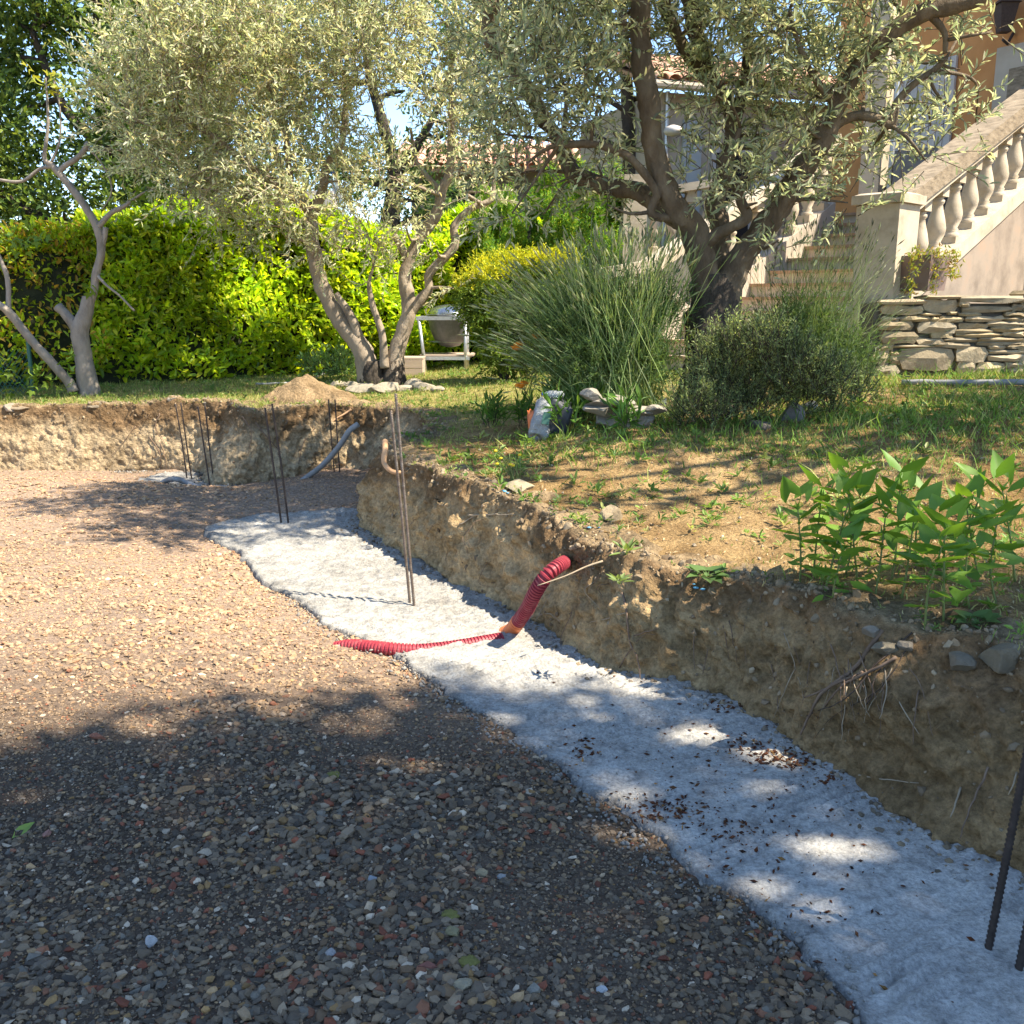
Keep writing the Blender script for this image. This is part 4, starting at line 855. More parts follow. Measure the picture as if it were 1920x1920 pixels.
# thuja
YT = 13.0
bl = []
for x0 in np.arange(905, 1150, 24):
    top = 345 if x0 > 1020 else 400
    top += random.randint(-15, 25)
    for y in np.arange(top, 520, 26): bl.append((x0+random.uniform(-8, 8), y, (.10, .12, .17)))
tj = thing('conifer', 'bright green upright conifer with feathery vertical sprays behind the golden juniper', 'conifer', D(1030, 560, YT)*np.array((1, 1, 0))+UP*.75)
blobs = [(D(x, y, YT+random.uniform(-.35, .5)), r) for x, y, r in bl]
V, F, c, TW = crown(blobs, 460, 14, .17, .042, .013, [(.17, .36, .04), (.11, .25, .035), (.25, .42, .05), (.36, .42, .05)], updir=2.6, T=LEAF4); M('crown', V, F, 'leaf_soft', tj, False, c, kind='stuff')
mb = MB(); p = D(1030, 480, YT+.1)
for dx in (-.6, -.25, .15, .5): mb.tube(np.array([(p[0]+dx*.5, p[1]+.15, .7), (p[0]+dx, p[1]+.2, 1.6), (p[0]+dx*1.05, p[1]+.2, 2.7)]), [.08, .06, .02], 7)
V, F = ICO3; Vc = V*np.array((.62, .25, .78))+np.array((p[0], p[1]+.42, 1.70)); mb.add(Vc, F); mb.build('trunk', 'shaded_core', tj, smooth=True)  # dark lump added inside to stand for shade between the sprays
# golden juniper
YJ = 10.4
ju = thing('juniper', 'spreading juniper with golden yellow tips in flat layers beside the barbecue', 'juniper', D(930, 690, YJ)*np.array((1, 1, 0))+UP*.72)
bl = [(960,505,(.55,.4,.08)),(1030,500,(.4,.4,.08)),(915,530,(.40,.4,.07)),(985,530,(.5,.4,.10)),(885,552,(.2,.3,.06)),(930,565,(.5,.4,.10)),(1000,575,(.4,.4,.12)),(905,578,(.2,.25,.07)),(935,605,(.28,.35,.10)),(960,620,(.4,.4,.12)),(945,640,(.26,.3,.10)),(1000,640,(.3,.35,.12)),(945,670,(.3,.3,.08)),(1040,540,(.35,.35,.1))]
blobs = [(D(x, y, YJ+random.uniform(-.15, .25)), np.array(r)) for x, y, r in bl]
V1, F1, c1, TW = crown([(b_+np.array((0, 0, .04)), r_*np.array((.95, .95, .7))) for b_, r_ in blobs[:5]], 330, 14, .14, .036, .014, [(.66, .62, .03), (.52, .52, .03), (.36, .42, .03)], updir=.7, T=LEAF4)
V2, F2, c2, TW = crown([(b_-np.array((0, 0, .10)), r_*np.array((1, 1, 1.5))) for b_, r_ in blobs], 330, 14, .15, .036, .014, [(.13, .21, .03), (.085, .15, .025), (.20, .27, .03)], updir=.1, T=LEAF4)
M('crown', np.vstack([V1, V2]), np.vstack([F1, F2+len(V1)]), 'leaf_soft', ju, False, np.vstack([c1, c2]), kind='stuff')
mb = MB(); p = D(945, 680, YJ+.15)
for k in range(9):
    b_, r_ = blobs[k]; mb.tube(catmull([(p[0], p[1], .66), (p[0]*.6+b_[0]*.4, p[1]*.6+b_[1]*.4, .66+(b_[2]-.66)*.55), tuple(b_)], .1), .025, 6)
mb.build('trunk', 'bark_dark', ju, smooth=True)

# ------------------------------------------------------------------ hedge
HP = np.array([(-9.5, 10.3), (-7, 10.5), (-5.2, 11.0), (-3.6, 11.9), (-2.2, 12.8), (-1.0, 13.9), (.1, 14.8), (1.6, 15.4)])
HC = catmull(HP, .1); HL = np.concatenate([[0], np.cumsum(np.linalg.norm(np.diff(HC, axis=0), axis=1))])
def hedge(name, label, s0, s1, n, h0, h1, pal, pp_, ll, lw, depth=.55, seed=0):
    base = np.array([np.interp((s0+s1)/2, HL, HC[:, 0]), np.interp((s0+s1)/2, HL, HC[:, 1])])
    t = thing(name, label, 'hedge', (base[0], base[1], .66))
    s = s0+(s1-s0)*rng.random(n); cx = np.interp(s, HL, HC[:, 0]); cy = np.interp(s, HL, HC[:, 1])
    dx = np.interp(s+.1, HL, HC[:, 0])-np.interp(s-.1, HL, HC[:, 0]); dy = np.interp(s+.1, HL, HC[:, 1])-np.interp(s-.1, HL, HC[:, 1]); tl = np.hypot(dx, dy); nx_, ny_ = dy/tl, -dx/tl
    ht = np.interp(s, [s0, s1], [h0, h1])+.27*fbm(np.stack([s, s*0+seed, s*0], 1), 1.1, 4)+.10*rng.random(n)**3
    a = rng.random(n)**.85*1.75            # 0..1 front face, 1..1.75 roll over top
    lump = .24*fbm(np.stack([s, a*1.5, s*0+seed], 1), 2.0, 3)
    fx = np.where(a < 1, depth*(1-.12*a)+lump, depth*.88*np.cos((a-1)*2)+lump*.6); fz = np.where(a < 1, .04+a*(ht-.1), ht-.1+.22*np.sin(np.minimum((a-1)*2.1, 1.57))+lump*.5)
    ins = rng.random(n)**2*.22
    gap = fbm(np.stack([s, a*1.6, s*0+seed+7], 1), 3.4, 2); keep = (gap > -.8) | (rng.random(n) < .35)
    pos = np.stack([cx+nx_*(fx-ins), cy+ny_*(fx-ins), .66+fz-ins*.4], 1)[keep]
    on = unit(np.stack([nx_*np.where(a < 1, 1, .3), ny_*np.where(a < 1, 1, .3), np.where(a < 1, .55, 1.2)], 1))[keep]; n = len(pos)
    d = unit(rdir(n)+np.array((0, 0, .35))+on*.5); nr = unit(on*.9+rdir(n)*.75+np.array((.7, -.3, .8)))
    sz = ll*(.6+.7*rng.random(n)); V, F = inst(LEAFQ[0], LEAFQ[1], pos, frames(d, nr), np.stack([sz, sz*lw/ll, sz], 1))
    cc = pick(pal, n, .16, pp_)*(1.08+.34*fbm(pos, 1.7, 3))[:, None].clip(.55, 1.7); M('foliage', V, F, 'leaf_hedge', t, False, rep(cc, len(LEAFQ[0])), kind='stuff')
    ss = np.arange(s0, s1, .12); rowsV = []
    for k, (f_, z_) in enumerate([(.30, 0), (.34, .5), (.34, .93), (.14, 1.04), (-.3, .98), (-.45, 0)]):
        x = np.interp(ss, HL, HC[:, 0]); y = np.interp(ss, HL, HC[:, 1]); dx = np.gradient(x); dy = np.gradient(y); l_ = np.hypot(dx, dy); hh = np.interp(ss, [s0, s1], [h0, h1])+.14*fbm(np.stack([ss, ss*0+seed, ss*0], 1), 1.1, 4)+.04
        rowsV.append(np.stack([x+dy/l_*f_, y-dx/l_*f_, .6+z_*hh], 1))
    V = np.stack(rowsV, 1); V += .06*np.stack([fbm(V+k*3, 3, 2) for k in range(3)], -1); m_ = len(rowsV); V = V.reshape(-1, 3)
    F = [(i*m_+j, i*m_+j+1, (i+1)*m_+j+1, (i+1)*m_+j) for i in range(len(ss)-1) for j in range(m_-1)]; M('shade_filler_sheet', V, F, 'shaded_core', t, True)  # dark filler sheet added for the hedge's shaded inside, no modelled twigs
    return t
HPAL = [(.38, .50, .02), (.30, .44, .02), (.50, .56, .025), (.18, .31, .02), (.60, .60, .07)]
s_a = HL[np.argmin(np.abs(HC[:, 0]+4.75))]
hedge('laurel_hedge', 'glossy lime green laurel hedge running behind the figs and left olive', s_a, HL[-1], 46000, 1.62, 1.78, HPAL, [.32, .27, .2, .14, .07], .10, .045, seed=1)
hedge('photinia_hedge', 'orange tinged hedge at the left edge behind the leaning fig stem', 0, s_a+.15, 17000, 1.30, 1.52, HPAL+[(.42, .26, .04), (.48, .33, .05)], [.24, .2, .15, .11, .05, .13, .12], .08, .035, seed=5)
# chain link fence in front of the left hedge
fn = thing('chain_link_fence', 'green chain link fence patch at the foot of the hedge on the left edge', 'fence', D(30, 735, 9.75))
mb = MB()
p0, p1 = D(-60, 740, 9.8), D(62, 735, 9.95); zb0, zb1 = .66, 1.10
nn = 13
for k in range(nn+1):
    for sg_ in (-1, 1):
        a = k/nn; b_ = a+sg_*.55
        q0 = p0+(p1-p0)*a; q1 = p0+(p1-p0)*min(max(b_, 0), 1); fr_ = abs(min(max(b_, 0), 1)-a)/.55
        mb.tube([np.array((q0[0], q0[1]-.003*sg_, zb0)), np.array((q1[0], q1[1]-.003*sg_, zb0+(zb1-zb0)*fr_))], .003, 4)
m_, N_, L_, b_ = newmat('green_wire'); b_.inputs['Base Color'].default_value = (.03, .12, .09, 1); b_.inputs['Roughness'].default_value = .5
mb.build('wire_mesh', 'green_wire', fn, kind='stuff')
for p in (p0, p1): mb = MB(); mb.tube([np.array((p[0], p[1], .6)), np.array((p[0], p[1], 1.25))], .02, 8); mb.build('fence_post', 'green_wire', fn)

# ------------------------------------------------------------------ shrubs around the right olive
def G(px, py, it=6):                   # pixel to garden surface
    z = .7
    for _ in range(it):
        p = P(px, py, z); z = float(terrain(np.array([p[0]]), np.array([p[1]]))[0])
    return P(px, py, z)
def stalks(n, base, spread, targets, lmin, lmax, wid, pal, pal_tip, spike=.06, lean=.5):
    """thin curved stems from a tuft towards target directions"""
    VV = []; FF = []; CC = []; o = 0
    b = base+rng.normal(size=(n, 3))*np.array(spread); b[:, 2] = base[2]+np.abs(rng.normal(size=n))*.03
    tg_ = np.asarray(targets)[rng.integers(0, len(targets), n)]+rng.normal(size=(n, 3))*.16; d = unit(tg_-b); L_ = np.minimum(np.linalg.norm(tg_-b, axis=1)*(.75+.45*rng.random(n)), lmax).clip(lmin)
    side = unit(np.cross(d, rdir(n))); bend = rdir(n)*.10+np.array((0, 0, .08)); bend2 = unit(d+np.array((0, 0, .0)))
    ts = np.array([0, .3, .6, .85, 1.0]); pts = [b+d*(L_*t)[:, None]+bend*(L_*(4*t*(1-t))*.5)[:, None]+np.array((0, 0, -.12))*(L_*t**3)[:, None]*lean for t in ts]
    wv = [wid, wid, wid*.8, wid*.6, wid*.3]; V = []
    for p, w_ in zip(pts, wv): V += [p-side*w_*.5, p+side*w_*.5]
    V = np.stack(V, 1); f = np.array([(2*i, 2*i+1, 2*i+3, 2*i+2) for i in range(4)]); F = (f[None]+(np.arange(n)*10)[:, None, None]).reshape(-1, 4)
    c = pick(pal, n, .15); VV.append(V.reshape(-1, 3)); FF.append(F); CC.append(rep(c, 10)); o = n*10
    k = rng.random(n) < .75; m_ = int(k.sum()); tip = pts[-1][k]; dd = unit(pts[-1]-pts[-2])[k]; s = spike*(.6+.7*rng.random(m_))
    V2, F2 = inst(OCT[0], OCT[1], tip, frames(dd, rdir(m_)), np.stack([s, s*.16, s*.16], 1))
    return np.vstack(VV), np.vstack(FF), np.vstack(CC), V2, F2, rep(pick(pal_tip, m_, .2), 6)
def lavender(label, base, targets, n, spread, dome, nleaf, pal, ptip, wid=.005, spike=.045):
    t = thing('lavender_bush', label, 'lavender', base)
    V, F, c, V2, F2, c2 = stalks(n, base, spread, targets, .25, 1.35, wid, pal, ptip, spike)
    M('stems', V, F, 'grass', t, False, c, kind='stuff'); M('flower_spikes', V2, F2, 'leaf_soft', t, False, c2, kind='stuff')
    V, F, c, TW = crown(dome, nleaf*5, 14, .22, .05, .008, [(.11, .18, .06), (.08, .135, .045), (.17, .25, .085)], updir=.9, T=LEAF4); M('foliage', V, F, 'leaf_soft', t, False, c, kind='stuff')
    return t
bL = G(1150, 770); bL = np.array((bL[0], 6.95, float(terrain(np.array([bL[0]]), np.array([6.95]))[0])))
tgs = [D(x, y, 6.95+random.uniform(-.35, .35)) for x, y in ((950,600),(960,560),(985,540),(1010,500),(1040,480),(1080,460),(1120,455),(1160,440),(1200,425),(1240,440),(1270,460),(1000,620),(1060,540),(1150,520),(1220,500),(1100,500))]
lavender('big clump of long grey green lavender stalks fanning left of the right olive trunk', bL, tgs, 1250, (.16, .14, .02),
    [(D(1130, 690, 6.9), (.36, .3, .22)), (D(1070, 700, 6.9), (.22, .25, .18)), (D(1200, 690, 6.9), (.3, .25, .22)), (D(1150, 610, 6.95), (.38, .3, .22)), (D(1230, 600, 7.0), (.2, .2, .2)), (D(1060, 630, 6.9), (.25, .25, .18))], 70,
    [(.23, .33, .11), (.30, .40, .15), (.17, .26, .085), (.40, .46, .22)], [(.36, .40, .20), (.28, .33, .16), (.44, .45, .26)])
bR = np.array((2.2, 7.55, 0)); bR[2] = float(terrain(np.array([bR[0]]), np.array([bR[1]]))[0])
tgs = [D(x, y, 7.55+random.uniform(-.3, .3)) for x, y in ((1430,480),(1460,440),(1500,400),(1535,400),(1570,410),(1600,430),(1630,420),(1650,450),(1665,520),(1470,520),(1550,470),(1600,500),(1680,590))]
lavender('shaded lavender with thin dark stalks in front of the stone steps', bR, tgs, 520, (.18, .12, .02),
    [(D(1530, 670, 7.5), (.32, .26, .18)), (D(1460, 660, 7.5), (.28, .24, .18)), (D(1590, 690, 7.5), (.2, .2, .12)), (D(1500, 615, 7.55), (.26, .24, .12))], 70,
    [(.16, .22, .07), (.22, .28, .10), (.12, .17, .06)], [(.16, .18, .11), (.22, .24, .14), (.28, .31, .16)], .0032, .03)
# rosemary mound
rb = G(1400, 800); ry = 6.35; rbz = float(terrain(np.array([1.5]), np.array([ry]))[0])
ro = thing('rosemary_bush', 'low rounded grey green rosemary bush under the right olive trunk', 'shrub', (1.5, ry, rbz))
dome = [(D(x, y, ry+random.uniform(-.15, .2)), r) for x, y, r in ((1300,760,.16),(1360,720,.22),(1420,690,.25),(1480,690,.22),(1530,710,.16),(1330,690,.2),(1400,760,.2),(1290,790,.1),(1460,740,.15),(1380,650,.16),(1440,650,.16),(1340,780,.12),(1570,715,.14),(1610,740,.11),(1510,750,.14),(1560,760,.10))]
V, F, c, TW = crown(dome, 330, 20, .15, .028, .007, [(.26, .32, .14), (.19, .25, .10), (.37, .43, .19), (.13, .18, .08)], updir=1.3, T=LEAF4); M('foliage', V, F, 'leaf_soft', ro, False, c, kind='stuff')
V, F = twigs(TW, .003); M('stems', V, F, 'bark_dark', ro, True, kind='stuff')
# feathery bright shrub left of the lavender, low mound plant near the hedge
def small_bush(label, cat, base, blobs, ntw, nlf, tl, ll, lw, pal, up=.8, mat='leaf_soft', name='shrub'):
    t = thing(name, label, cat, base); V, F, c, TW = crown(blobs, ntw, nlf, tl, ll, lw, pal, updir=up, T=LEAF4); M('foliage', V, F, mat, t, False, c, kind='stuff')
    V, F = twigs(TW, .003); M('stems', V, F, 'bark_dark', t, True, kind='stuff'); return t
small_bush('pale feathery rosemary shoots at the left side of the lavender clump', 'shrub', D(985, 720, 7.6)*np.array((1, 1, 0))+UP*.74, [(D(975, 590, 7.6), (.16, .2, .16)), (D(1000, 620, 7.6), (.2, .2, .16)), (D(960, 640, 7.6), (.12, .15, .12)), (D(1000, 680, 7.6), (.2, .2, .14))], 200, 16, .2, .03, .008, [(.30, .39, .10), (.22, .30, .08), (.38, .44, .14)], 1.2, name='rosemary_bush')
small_bush('light green leafy mound between the hedge and the left olive trunk', 'shrub', G(625, 715), [(G(600, 712)+UP*.12, (.28, .25, .14)), (G(650, 712)+UP*.14, (.28, .25, .18)), (G(630, 700)+UP*.2, (.3, .3, .18))], 150, 9, .16, .05, .024, [(.24, .36, .11), (.17, .29, .08), (.30, .42, .15)], .7)
small_bush('dark green sword leaves around the planter rocks', 'plant', G(1070, 790), [(G(x, y)+UP*.05, (.15, .12, .06)) for x, y in ((1060, 778), (1085, 785), (1100, 795), (1065, 795), (1040, 805), (990, 805), (920, 808), (1180, 815), (1065, 815))], 120, 6, .16, .13, .022, [(.08, .18, .03), (.12, .24, .04), (.17, .29, .06)], 1.6, name='leafy_border_plant')

# ------------------------------------------------------------------ leafy tall seedlings at the rim (each leaf a part)
LANCE = np.array([(0, .012, 0), (.10, .10, .03), (.25, .26, .06), (.45, .32, .07), (.66, .24, .05), (.86, .10, .02), (1, 0, -.02), (.86, -.10, .02), (.66, -.24, .05), (.45, -.32, .07), (.25, -.26, .06), (.10, -.10, .03), (0, -.012, 0)])
SUNM = [leaf_mesh('sunflower_leaf', LANCE, .165*s_, .125*s_, np.array(c_), 'leaf_big', cu) for s_, c_, cu in ((1, (.13, .25, .035), .10), (.85, (.17, .30, .04), .2), (.6, (.20, .34, .05), .05), (1.1, (.11, .22, .03), .28))]
NEARP = [(1500, 1095, 150, 'far left, leaning'), (1525, 1075, 165, 'left rear'), (1585, 1075, 150, 'upright rear left'), (1690, 1120, 150, 'middle front'), (1820, 1140, 150, 'right front'), (1545, 1110, 180, 'leftmost and best lit'), (1610, 1100, 200, 'second from the left'), (1670, 1090, 175, 'third from the left'), (1735, 1175, 165, 'front'), (1770, 1160, 190, 'front right'), (1800, 1060, 140, 'rear'), (1870, 1130, 190, 'right'), (1905, 1090, 180, 'right edge'), (1640, 1120, 130, 'short middle'), (1720, 1060, 140, 'rear middle'), (1560, 1130, 120, 'short left'), (1840, 1085, 130, 'rear right')]
def seedling(px, py, hpx, label):
    b = G(px, py); h = hpx*b[1]/F_PX*1.12; lean = np.array((random.uniform(-.30, .22), random.uniform(-.2, .15), 1.0)); h *= random.uniform(.75, 1.08); top = b+lean*h
    t = thing('leafy_seedling', label, 'plant', b, 'leafy seedlings on the bank rim')
    pts = catmull([b-UP*.02, b+lean*h*.4+rng.normal(size=3)*.008, top], .03); mb = MB(); V, F = tube(pts, np.linspace(.0045, .0025, len(pts)), 6); mb.add(V, F); mb.build('stem', 'stem_green', t, smooth=True)
    nl = max(5, int(h/.044)); a0 = random.random()*6.28
    for k in range(nl):
        f = .28+.72*k/(nl-1); p = pts[min(int(f*(len(pts)-1)), len(pts)-1)]
        for sgn in (0, math.pi):
            a = a0+k*1.57+sgn+random.uniform(-.25, .25); el = .15+1.15*(f-.3)+random.uniform(-.25, .25)
            d = np.array((math.cos(a)*math.cos(el), math.sin(a)*math.cos(el), math.sin(el)))
            me = SUNM[2] if f < .45 else random.choice(SUNM[:2] if f > .6 else SUNM)
            put_leaf(me, t, p, d, np.array((0, 0, 1.0))+.25*rng.normal(size=3)-d*.2)
    return t
noise_mat('stem_green', [(.3, (.12, .15, .04)), (.7, (.17, .20, .06))], 20, .6, 0)
for px, py, h, wd in NEARP: seedling(px, py, h, 'tall leafy green seedling on the earth rim, %s of the cluster' % wd)

# rosette weeds and yellow flowers
def rosette(px, py, n, L_, label, pal_i=0, up=.45, width=.05):
    b = G(px, py)+UP*.01; t = thing('rosette_weed', label, 'weed', b, 'rosette weeds on the upper garden'); me = leaf_mesh('weed_leaf', LANCE, L_, width*2, np.array([(.12, .20, .06), (.20, .27, .09)][pal_i]), 'leaf_big', .2)
    for k in range(n):
        a = k*2.4+random.random()*.5; el = up*random.uniform(.3, 1.4); put_leaf(me, t, b, (math.cos(a)*math.cos(el), math.sin(a)*math.cos(el), math.sin(el)), (0, 0, 1))
rosette(1325, 1085, 11, .10, 'grey green rosette weed at the shade line of the rim')
rosette(1830, 1175, 9, .09, 'dark rosette weed among the seedlings at the right edge')
rosette(1175, 1045, 10, .09, 'spiky grassy tuft above the red conduit mouth', 1, .9, .02)
rosette(1160, 1100, 9, .07, 'small spiky tuft hanging on the bank face right of the conduit', 1, .8, .018)
yf = thing('yellow_flower', 'small weed with yellow flower heads and bent stems at the bank edge', 'flower', G(965, 905)); b = G(965, 905); mb = MB(); fl = []
for k in range(16):
    tip = b+np.array((random.uniform(-.13, .13), random.uniform(-.06, .06), random.uniform(.08, .2))); mb.tube(catmull([b+rng.normal(size=3)*.015*np.array((1, 1, 0)), (b+tip)/2+rng.normal(size=3)*.02, tip], .03), .0028, 5); fl.append(tip)
mb.build('stems', 'stem_green', yf, smooth=True)
for tip in fl[:6]: V, F = ICO1; M('flower_head', V*np.array((.012, .012, .008))+tip, F, 'flower_yellow', yf)
mg = thing('marigold', 'orange marigold flowers in front of the lavender beside the sack', 'flower', G(985, 752)); mb = MB(); b = G(985, 752)
tips = [D(x, y, 7.0) for x, y in ((968, 652), (972, 645), (1030, 672), (975, 722), (982, 718), (1008, 630))]
for tp in tips: mb.tube(catmull([b+rng.normal(size=3)*.03*np.array((1, 1, 0)), (b+tp)/2+rng.normal(size=3)*.03, tp], .05), .004, 5)
mb.build('stems', 'stem_green', mg, smooth=True)
for tp in tips: V, F = ICO2; M('flower_head', (V*np.array((.035, .035, .018)))*(1+.2*rng.normal(size=(len(V), 1)))+tp, F, 'flower_orange', mg, False)

# ------------------------------------------------------------------ grass and ground litter
def scatter(n, f, dens):
    x = rng.uniform(-5.8, 5.0, n*6); y = rng.uniform(2.3, 14, n*6)
    ok = (np.abs(x) < .56*y+.4) & keep_rim(x, y); x, y = x[ok], y[ok]
    dn = dens(x, y); k = rng.random(len(x)) < dn; x, y = x[k][:n], y[k][:n]; return x, y
def keep_rim(x, y): return ~inside(POLY_TOP, x, y)
def gdens(x, y):
    q = np.stack([x, y, x*0], -1); c = fbm(q, 1.5, 3); lawn = np.clip((y-7.2-.25*x)/1.5, 0, 1)*np.clip((2.2-x)/1.0+.3, .25, 1)
    belt = np.exp(-((y-6.2-.05*x)/.9)**2)*np.clip((x-.2)/1.2, 0, 1)     # taller weeds in front of the shrubs and wall
    near_wall = np.exp(-((y-8.0)/.7)**2)*np.clip((x-2)/1, 0, 1)
    return np.clip((.26+.65*c)+.75*lawn+.5*belt+.6*near_wall, 0.02, 1)*np.clip(y/6.5, .55, 1)
def blades(n, hmin, hmax, wid, pal, dens, p=None, tilt=.55):
    x, y = scatter(n, None, dens); n = len(x); z = terrain(x, y)+.0; d = unit(rdir(n)*tilt+np.array((0, 0, 1))); L_ = hmin+(hmax-hmin)*rng.random(n)**2
    sd = unit(np.cross(d, rdir(n))); b = np.stack([x, y, z], 1); m_ = b+d*(L_*.55)[:, None]; bend = rdir(n)*np.array((1, 1, 0)); tp = b+d*L_[:, None]+bend*(L_*.3)[:, None]; w_ = wid*(.7+.6*rng.random(n))[:, None]
    V = np.stack([b-sd*w_*.5, b+sd*w_*.5, m_+sd*w_*.4, m_-sd*w_*.4, tp], 1).reshape(-1, 3)
    o = (np.arange(n)*5)[:, None]; F = np.vstack([np.hstack([o+0, o+1, o+2]), np.hstack([o+0, o+2, o+3]), np.hstack([o+3, o+2, o+4])]); c = pick(pal, n, .2, p); return V, F, rep(c, 5)
V, F, c = blades(105000, .012, .06, .005, [(.20, .29, .06), (.28, .35, .08), (.40, .39, .14), (.48, .41, .20), (.14, .22, .045)], gdens, [.27, .26, .2, .13, .14])
M('grass', V, F, 'grass', None, False, c, label='short patchy lawn grass on the upper garden', cat='grass', kind='stuff')
def tdens(x, y): return np.clip(np.exp(-((y-6.4)/.9)**2)*np.clip((x-.9)/.8, 0, 1)*np.clip((4.6-x), 0, 1)+.9*np.exp(-((y-8.15)/.35)**2)*np.clip((x-2.2)/.5, 0, 1)+.5*np.exp(-((x-.4)/.6)**2-((y-6.1)/.5)**2), 0, 1)
V, F, c = blades(30000, .010, .045, .005, [(.52, .42, .21), (.44, .33, .15), (.60, .50, .28), (.34, .36, .13)], lambda x, y: np.clip(.5+.9*fbm(np.stack([x, y, x*0], -1)+3, 1.8, 3), .03, 1)*np.clip(1.5-.16*y, .05, 1), None, 1.3)
M('dry_grass', V, F, 'grass', None, False, c, label='short dry straw coloured grass on the terrace near the bank', cat='grass', kind='stuff')
V, F, c = blades(14000, .05, .18, .007, [(.15, .26, .04), (.20, .32, .06), (.11, .20, .04), (.34, .38, .11)], tdens, None, .8)
M('tall_grass', V, F, 'grass', None, False, c, label='taller green weeds and grass before the shrubs and stone wall', cat='grass', kind='stuff')
# straw and pine needles lying on the soil
x, y = scatter(22000, None, lambda x, y: np.clip(.75-.12*(y-3), .05, .9)); n = len(x); L_ = .012+.035*rng.random(n)**2; d = unit(rdir(n)*np.array((1, 1, .15))); V, F = inst(LEAF4[0], LEAF4[1], np.stack([x, y, terrain(x, y)+.006], 1), frames(d, np.tile((0, 0, 1.0), (n, 1))), np.stack([L_, L_*.14, L_], 1))
M('straw_litter', V, F, 'dry_bits', None, False, rep(pick([(.40, .30, .16), (.15, .085, .045), (.52, .42, .26), (.20, .11, .055)], n, .25), 4), label='dry straw and needles scattered on the bare garden soil', cat='litter', kind='stuff')
# low broadleaf weeds
def wdens(x, y):
    q = np.stack([x, y, x*0], -1); c = np.clip(.5+1.3*fbm(q+4, 1.8, 3), 0, 1); belt = np.exp(-((y-5.9-.12*x)/.75)**2)*np.clip((x+.9)/.5, 0, 1); return np.clip(.09+.9*belt*c+.7*np.clip(fbm(q+8, 2.2, 2)-.25, 0, 1), 0, 1)
x, y = scatter(7000, None, wdens); nw = len(x); m_ = 9; b = np.repeat(np.stack([x, y, terrain(x, y)+.004], 1), m_, 0); n = nw*m_; d = unit(rdir(n)*np.array((1, 1, .5))+np.array((0, 0, .55))); sz = np.repeat(.012+.035*rng.random(nw)**2, m_)*(.7+.6*rng.random(n))
b = b+d*(sz*.5*rng.random(n))[:, None]+UP*(np.repeat(.05*rng.random(nw)**2, m_)*rng.random(n))[:, None]
V, F = inst(LEAFQ[0], LEAFQ[1], b, frames(d, np.tile((0, 0, 1.0), (n, 1))+.4*rng.normal(size=(n, 3))), np.stack([sz, sz*.42, sz], 1))
M('low_weeds', V, F, 'leaf_soft', None, False, rep(np.repeat(pick([(.16, .27, .06), (.22, .33, .08), (.12, .21, .05), (.33, .36, .13)], nw, .15), m_, 0), len(LEAFQ[0])), label='low broadleaf weeds spread over the upper garden soil', cat='weeds', kind='stuff')
x, y = scatter(7000, None, lambda x, y: np.clip(1.25-.16*y, .05, 1)); n = len(x); s = .002+.010*rng.random(n)**4; cp = np.stack([x, y, terrain(x, y)+s*.4], 1); k = len(OCT[0]); V, F = inst(OCT[0], OCT[1], cp, frames(rdir(n), rdir(n)), np.stack([s*1.2, s, s*.8], 1))
M('soil_crumbs', V, F, 'pebble', None, False, rep(pick([(.34, .25, .15), (.26, .18, .10), (.42, .34, .23), (.20, .13, .07)], n, .2), k), label='small crumbs of dry earth on the garden soil', cat='soil', kind='stuff')
# clods of earth along the rim and at the foot
ri = rng.integers(0, n_u, 5200); vv = np.where(rng.random(5200) < .8, np.clip((rng.normal(size=5200)*.16+1.1), .78, 1.9), .08+.8*rng.random(5200)); vi = np.array([np.argmin(np.abs(vs-v)) for v in vv])
cp = BANKV[ri, vi]; ok = (cp[:, 1] > 1.8) & (cp[:, 0] > -5.2); cp = cp[ok]; n = len(cp); s = .003+.013*rng.random(n)**4+.012*(rng.random(n) < .012)
V, F = inst(ICO1[0], ICO1[1], cp+UP*.002, frames(rdir(n), rdir(n)), np.stack([s*1.2, s, s*.75], 1)); k = len(ICO1[0]); Vr = V.reshape(n, k, 3); Vr = cp[:, None]+(Vr-cp[:, None])*(1+.2*rng.normal(size=(n, k, 1)))
M('soil_clods', Vr.reshape(-1, 3), F, 'pebble', None, False, rep(pick([(.27, .20, .12), (.22, .16, .095), (.31, .24, .15), (.19, .135, .08)], n, .15), k), label='loose clods of earth along the bank rim', cat='soil', kind='stuff')
ri = rng.integers(0, n_u, 7000); cp = BANKV[ri, np.clip((rng.random(7000)**2*9).astype(int), 0, 10)].copy(); ok = (cp[:, 1] > 1.8) & (cp[:, 0] > -5.2); ri = ri[ok]; cp = cp[ok]; cp[:, :2] -= nrm[ri]*(rng.random(len(cp))**3*.15)[:, None]; cp[:, 2] = np.maximum(cp[:, 2], .012)+.004; n = len(cp); s = .003+.012*rng.random(n)**4
V, F = inst(ICO1[0], ICO1[1], cp, frames(rdir(n), rdir(n)), np.stack([s*1.2, s, s*.75], 1)); Vr = V.reshape(n, k, 3); Vr = cp[:, None]+(Vr-cp[:, None])*(1+.2*rng.normal(size=(n, k, 1)))
M('fallen_clods', Vr.reshape(-1, 3), F, 'pebble', None, False, rep(pick([(.22, .165, .10), (.19, .15, .105), (.30, .28, .245), (.13, .10, .065), (.26, .24, .21)], n, .15), k), label='crumbled earth fallen along the foot of the bank', cat='soil', kind='stuff')
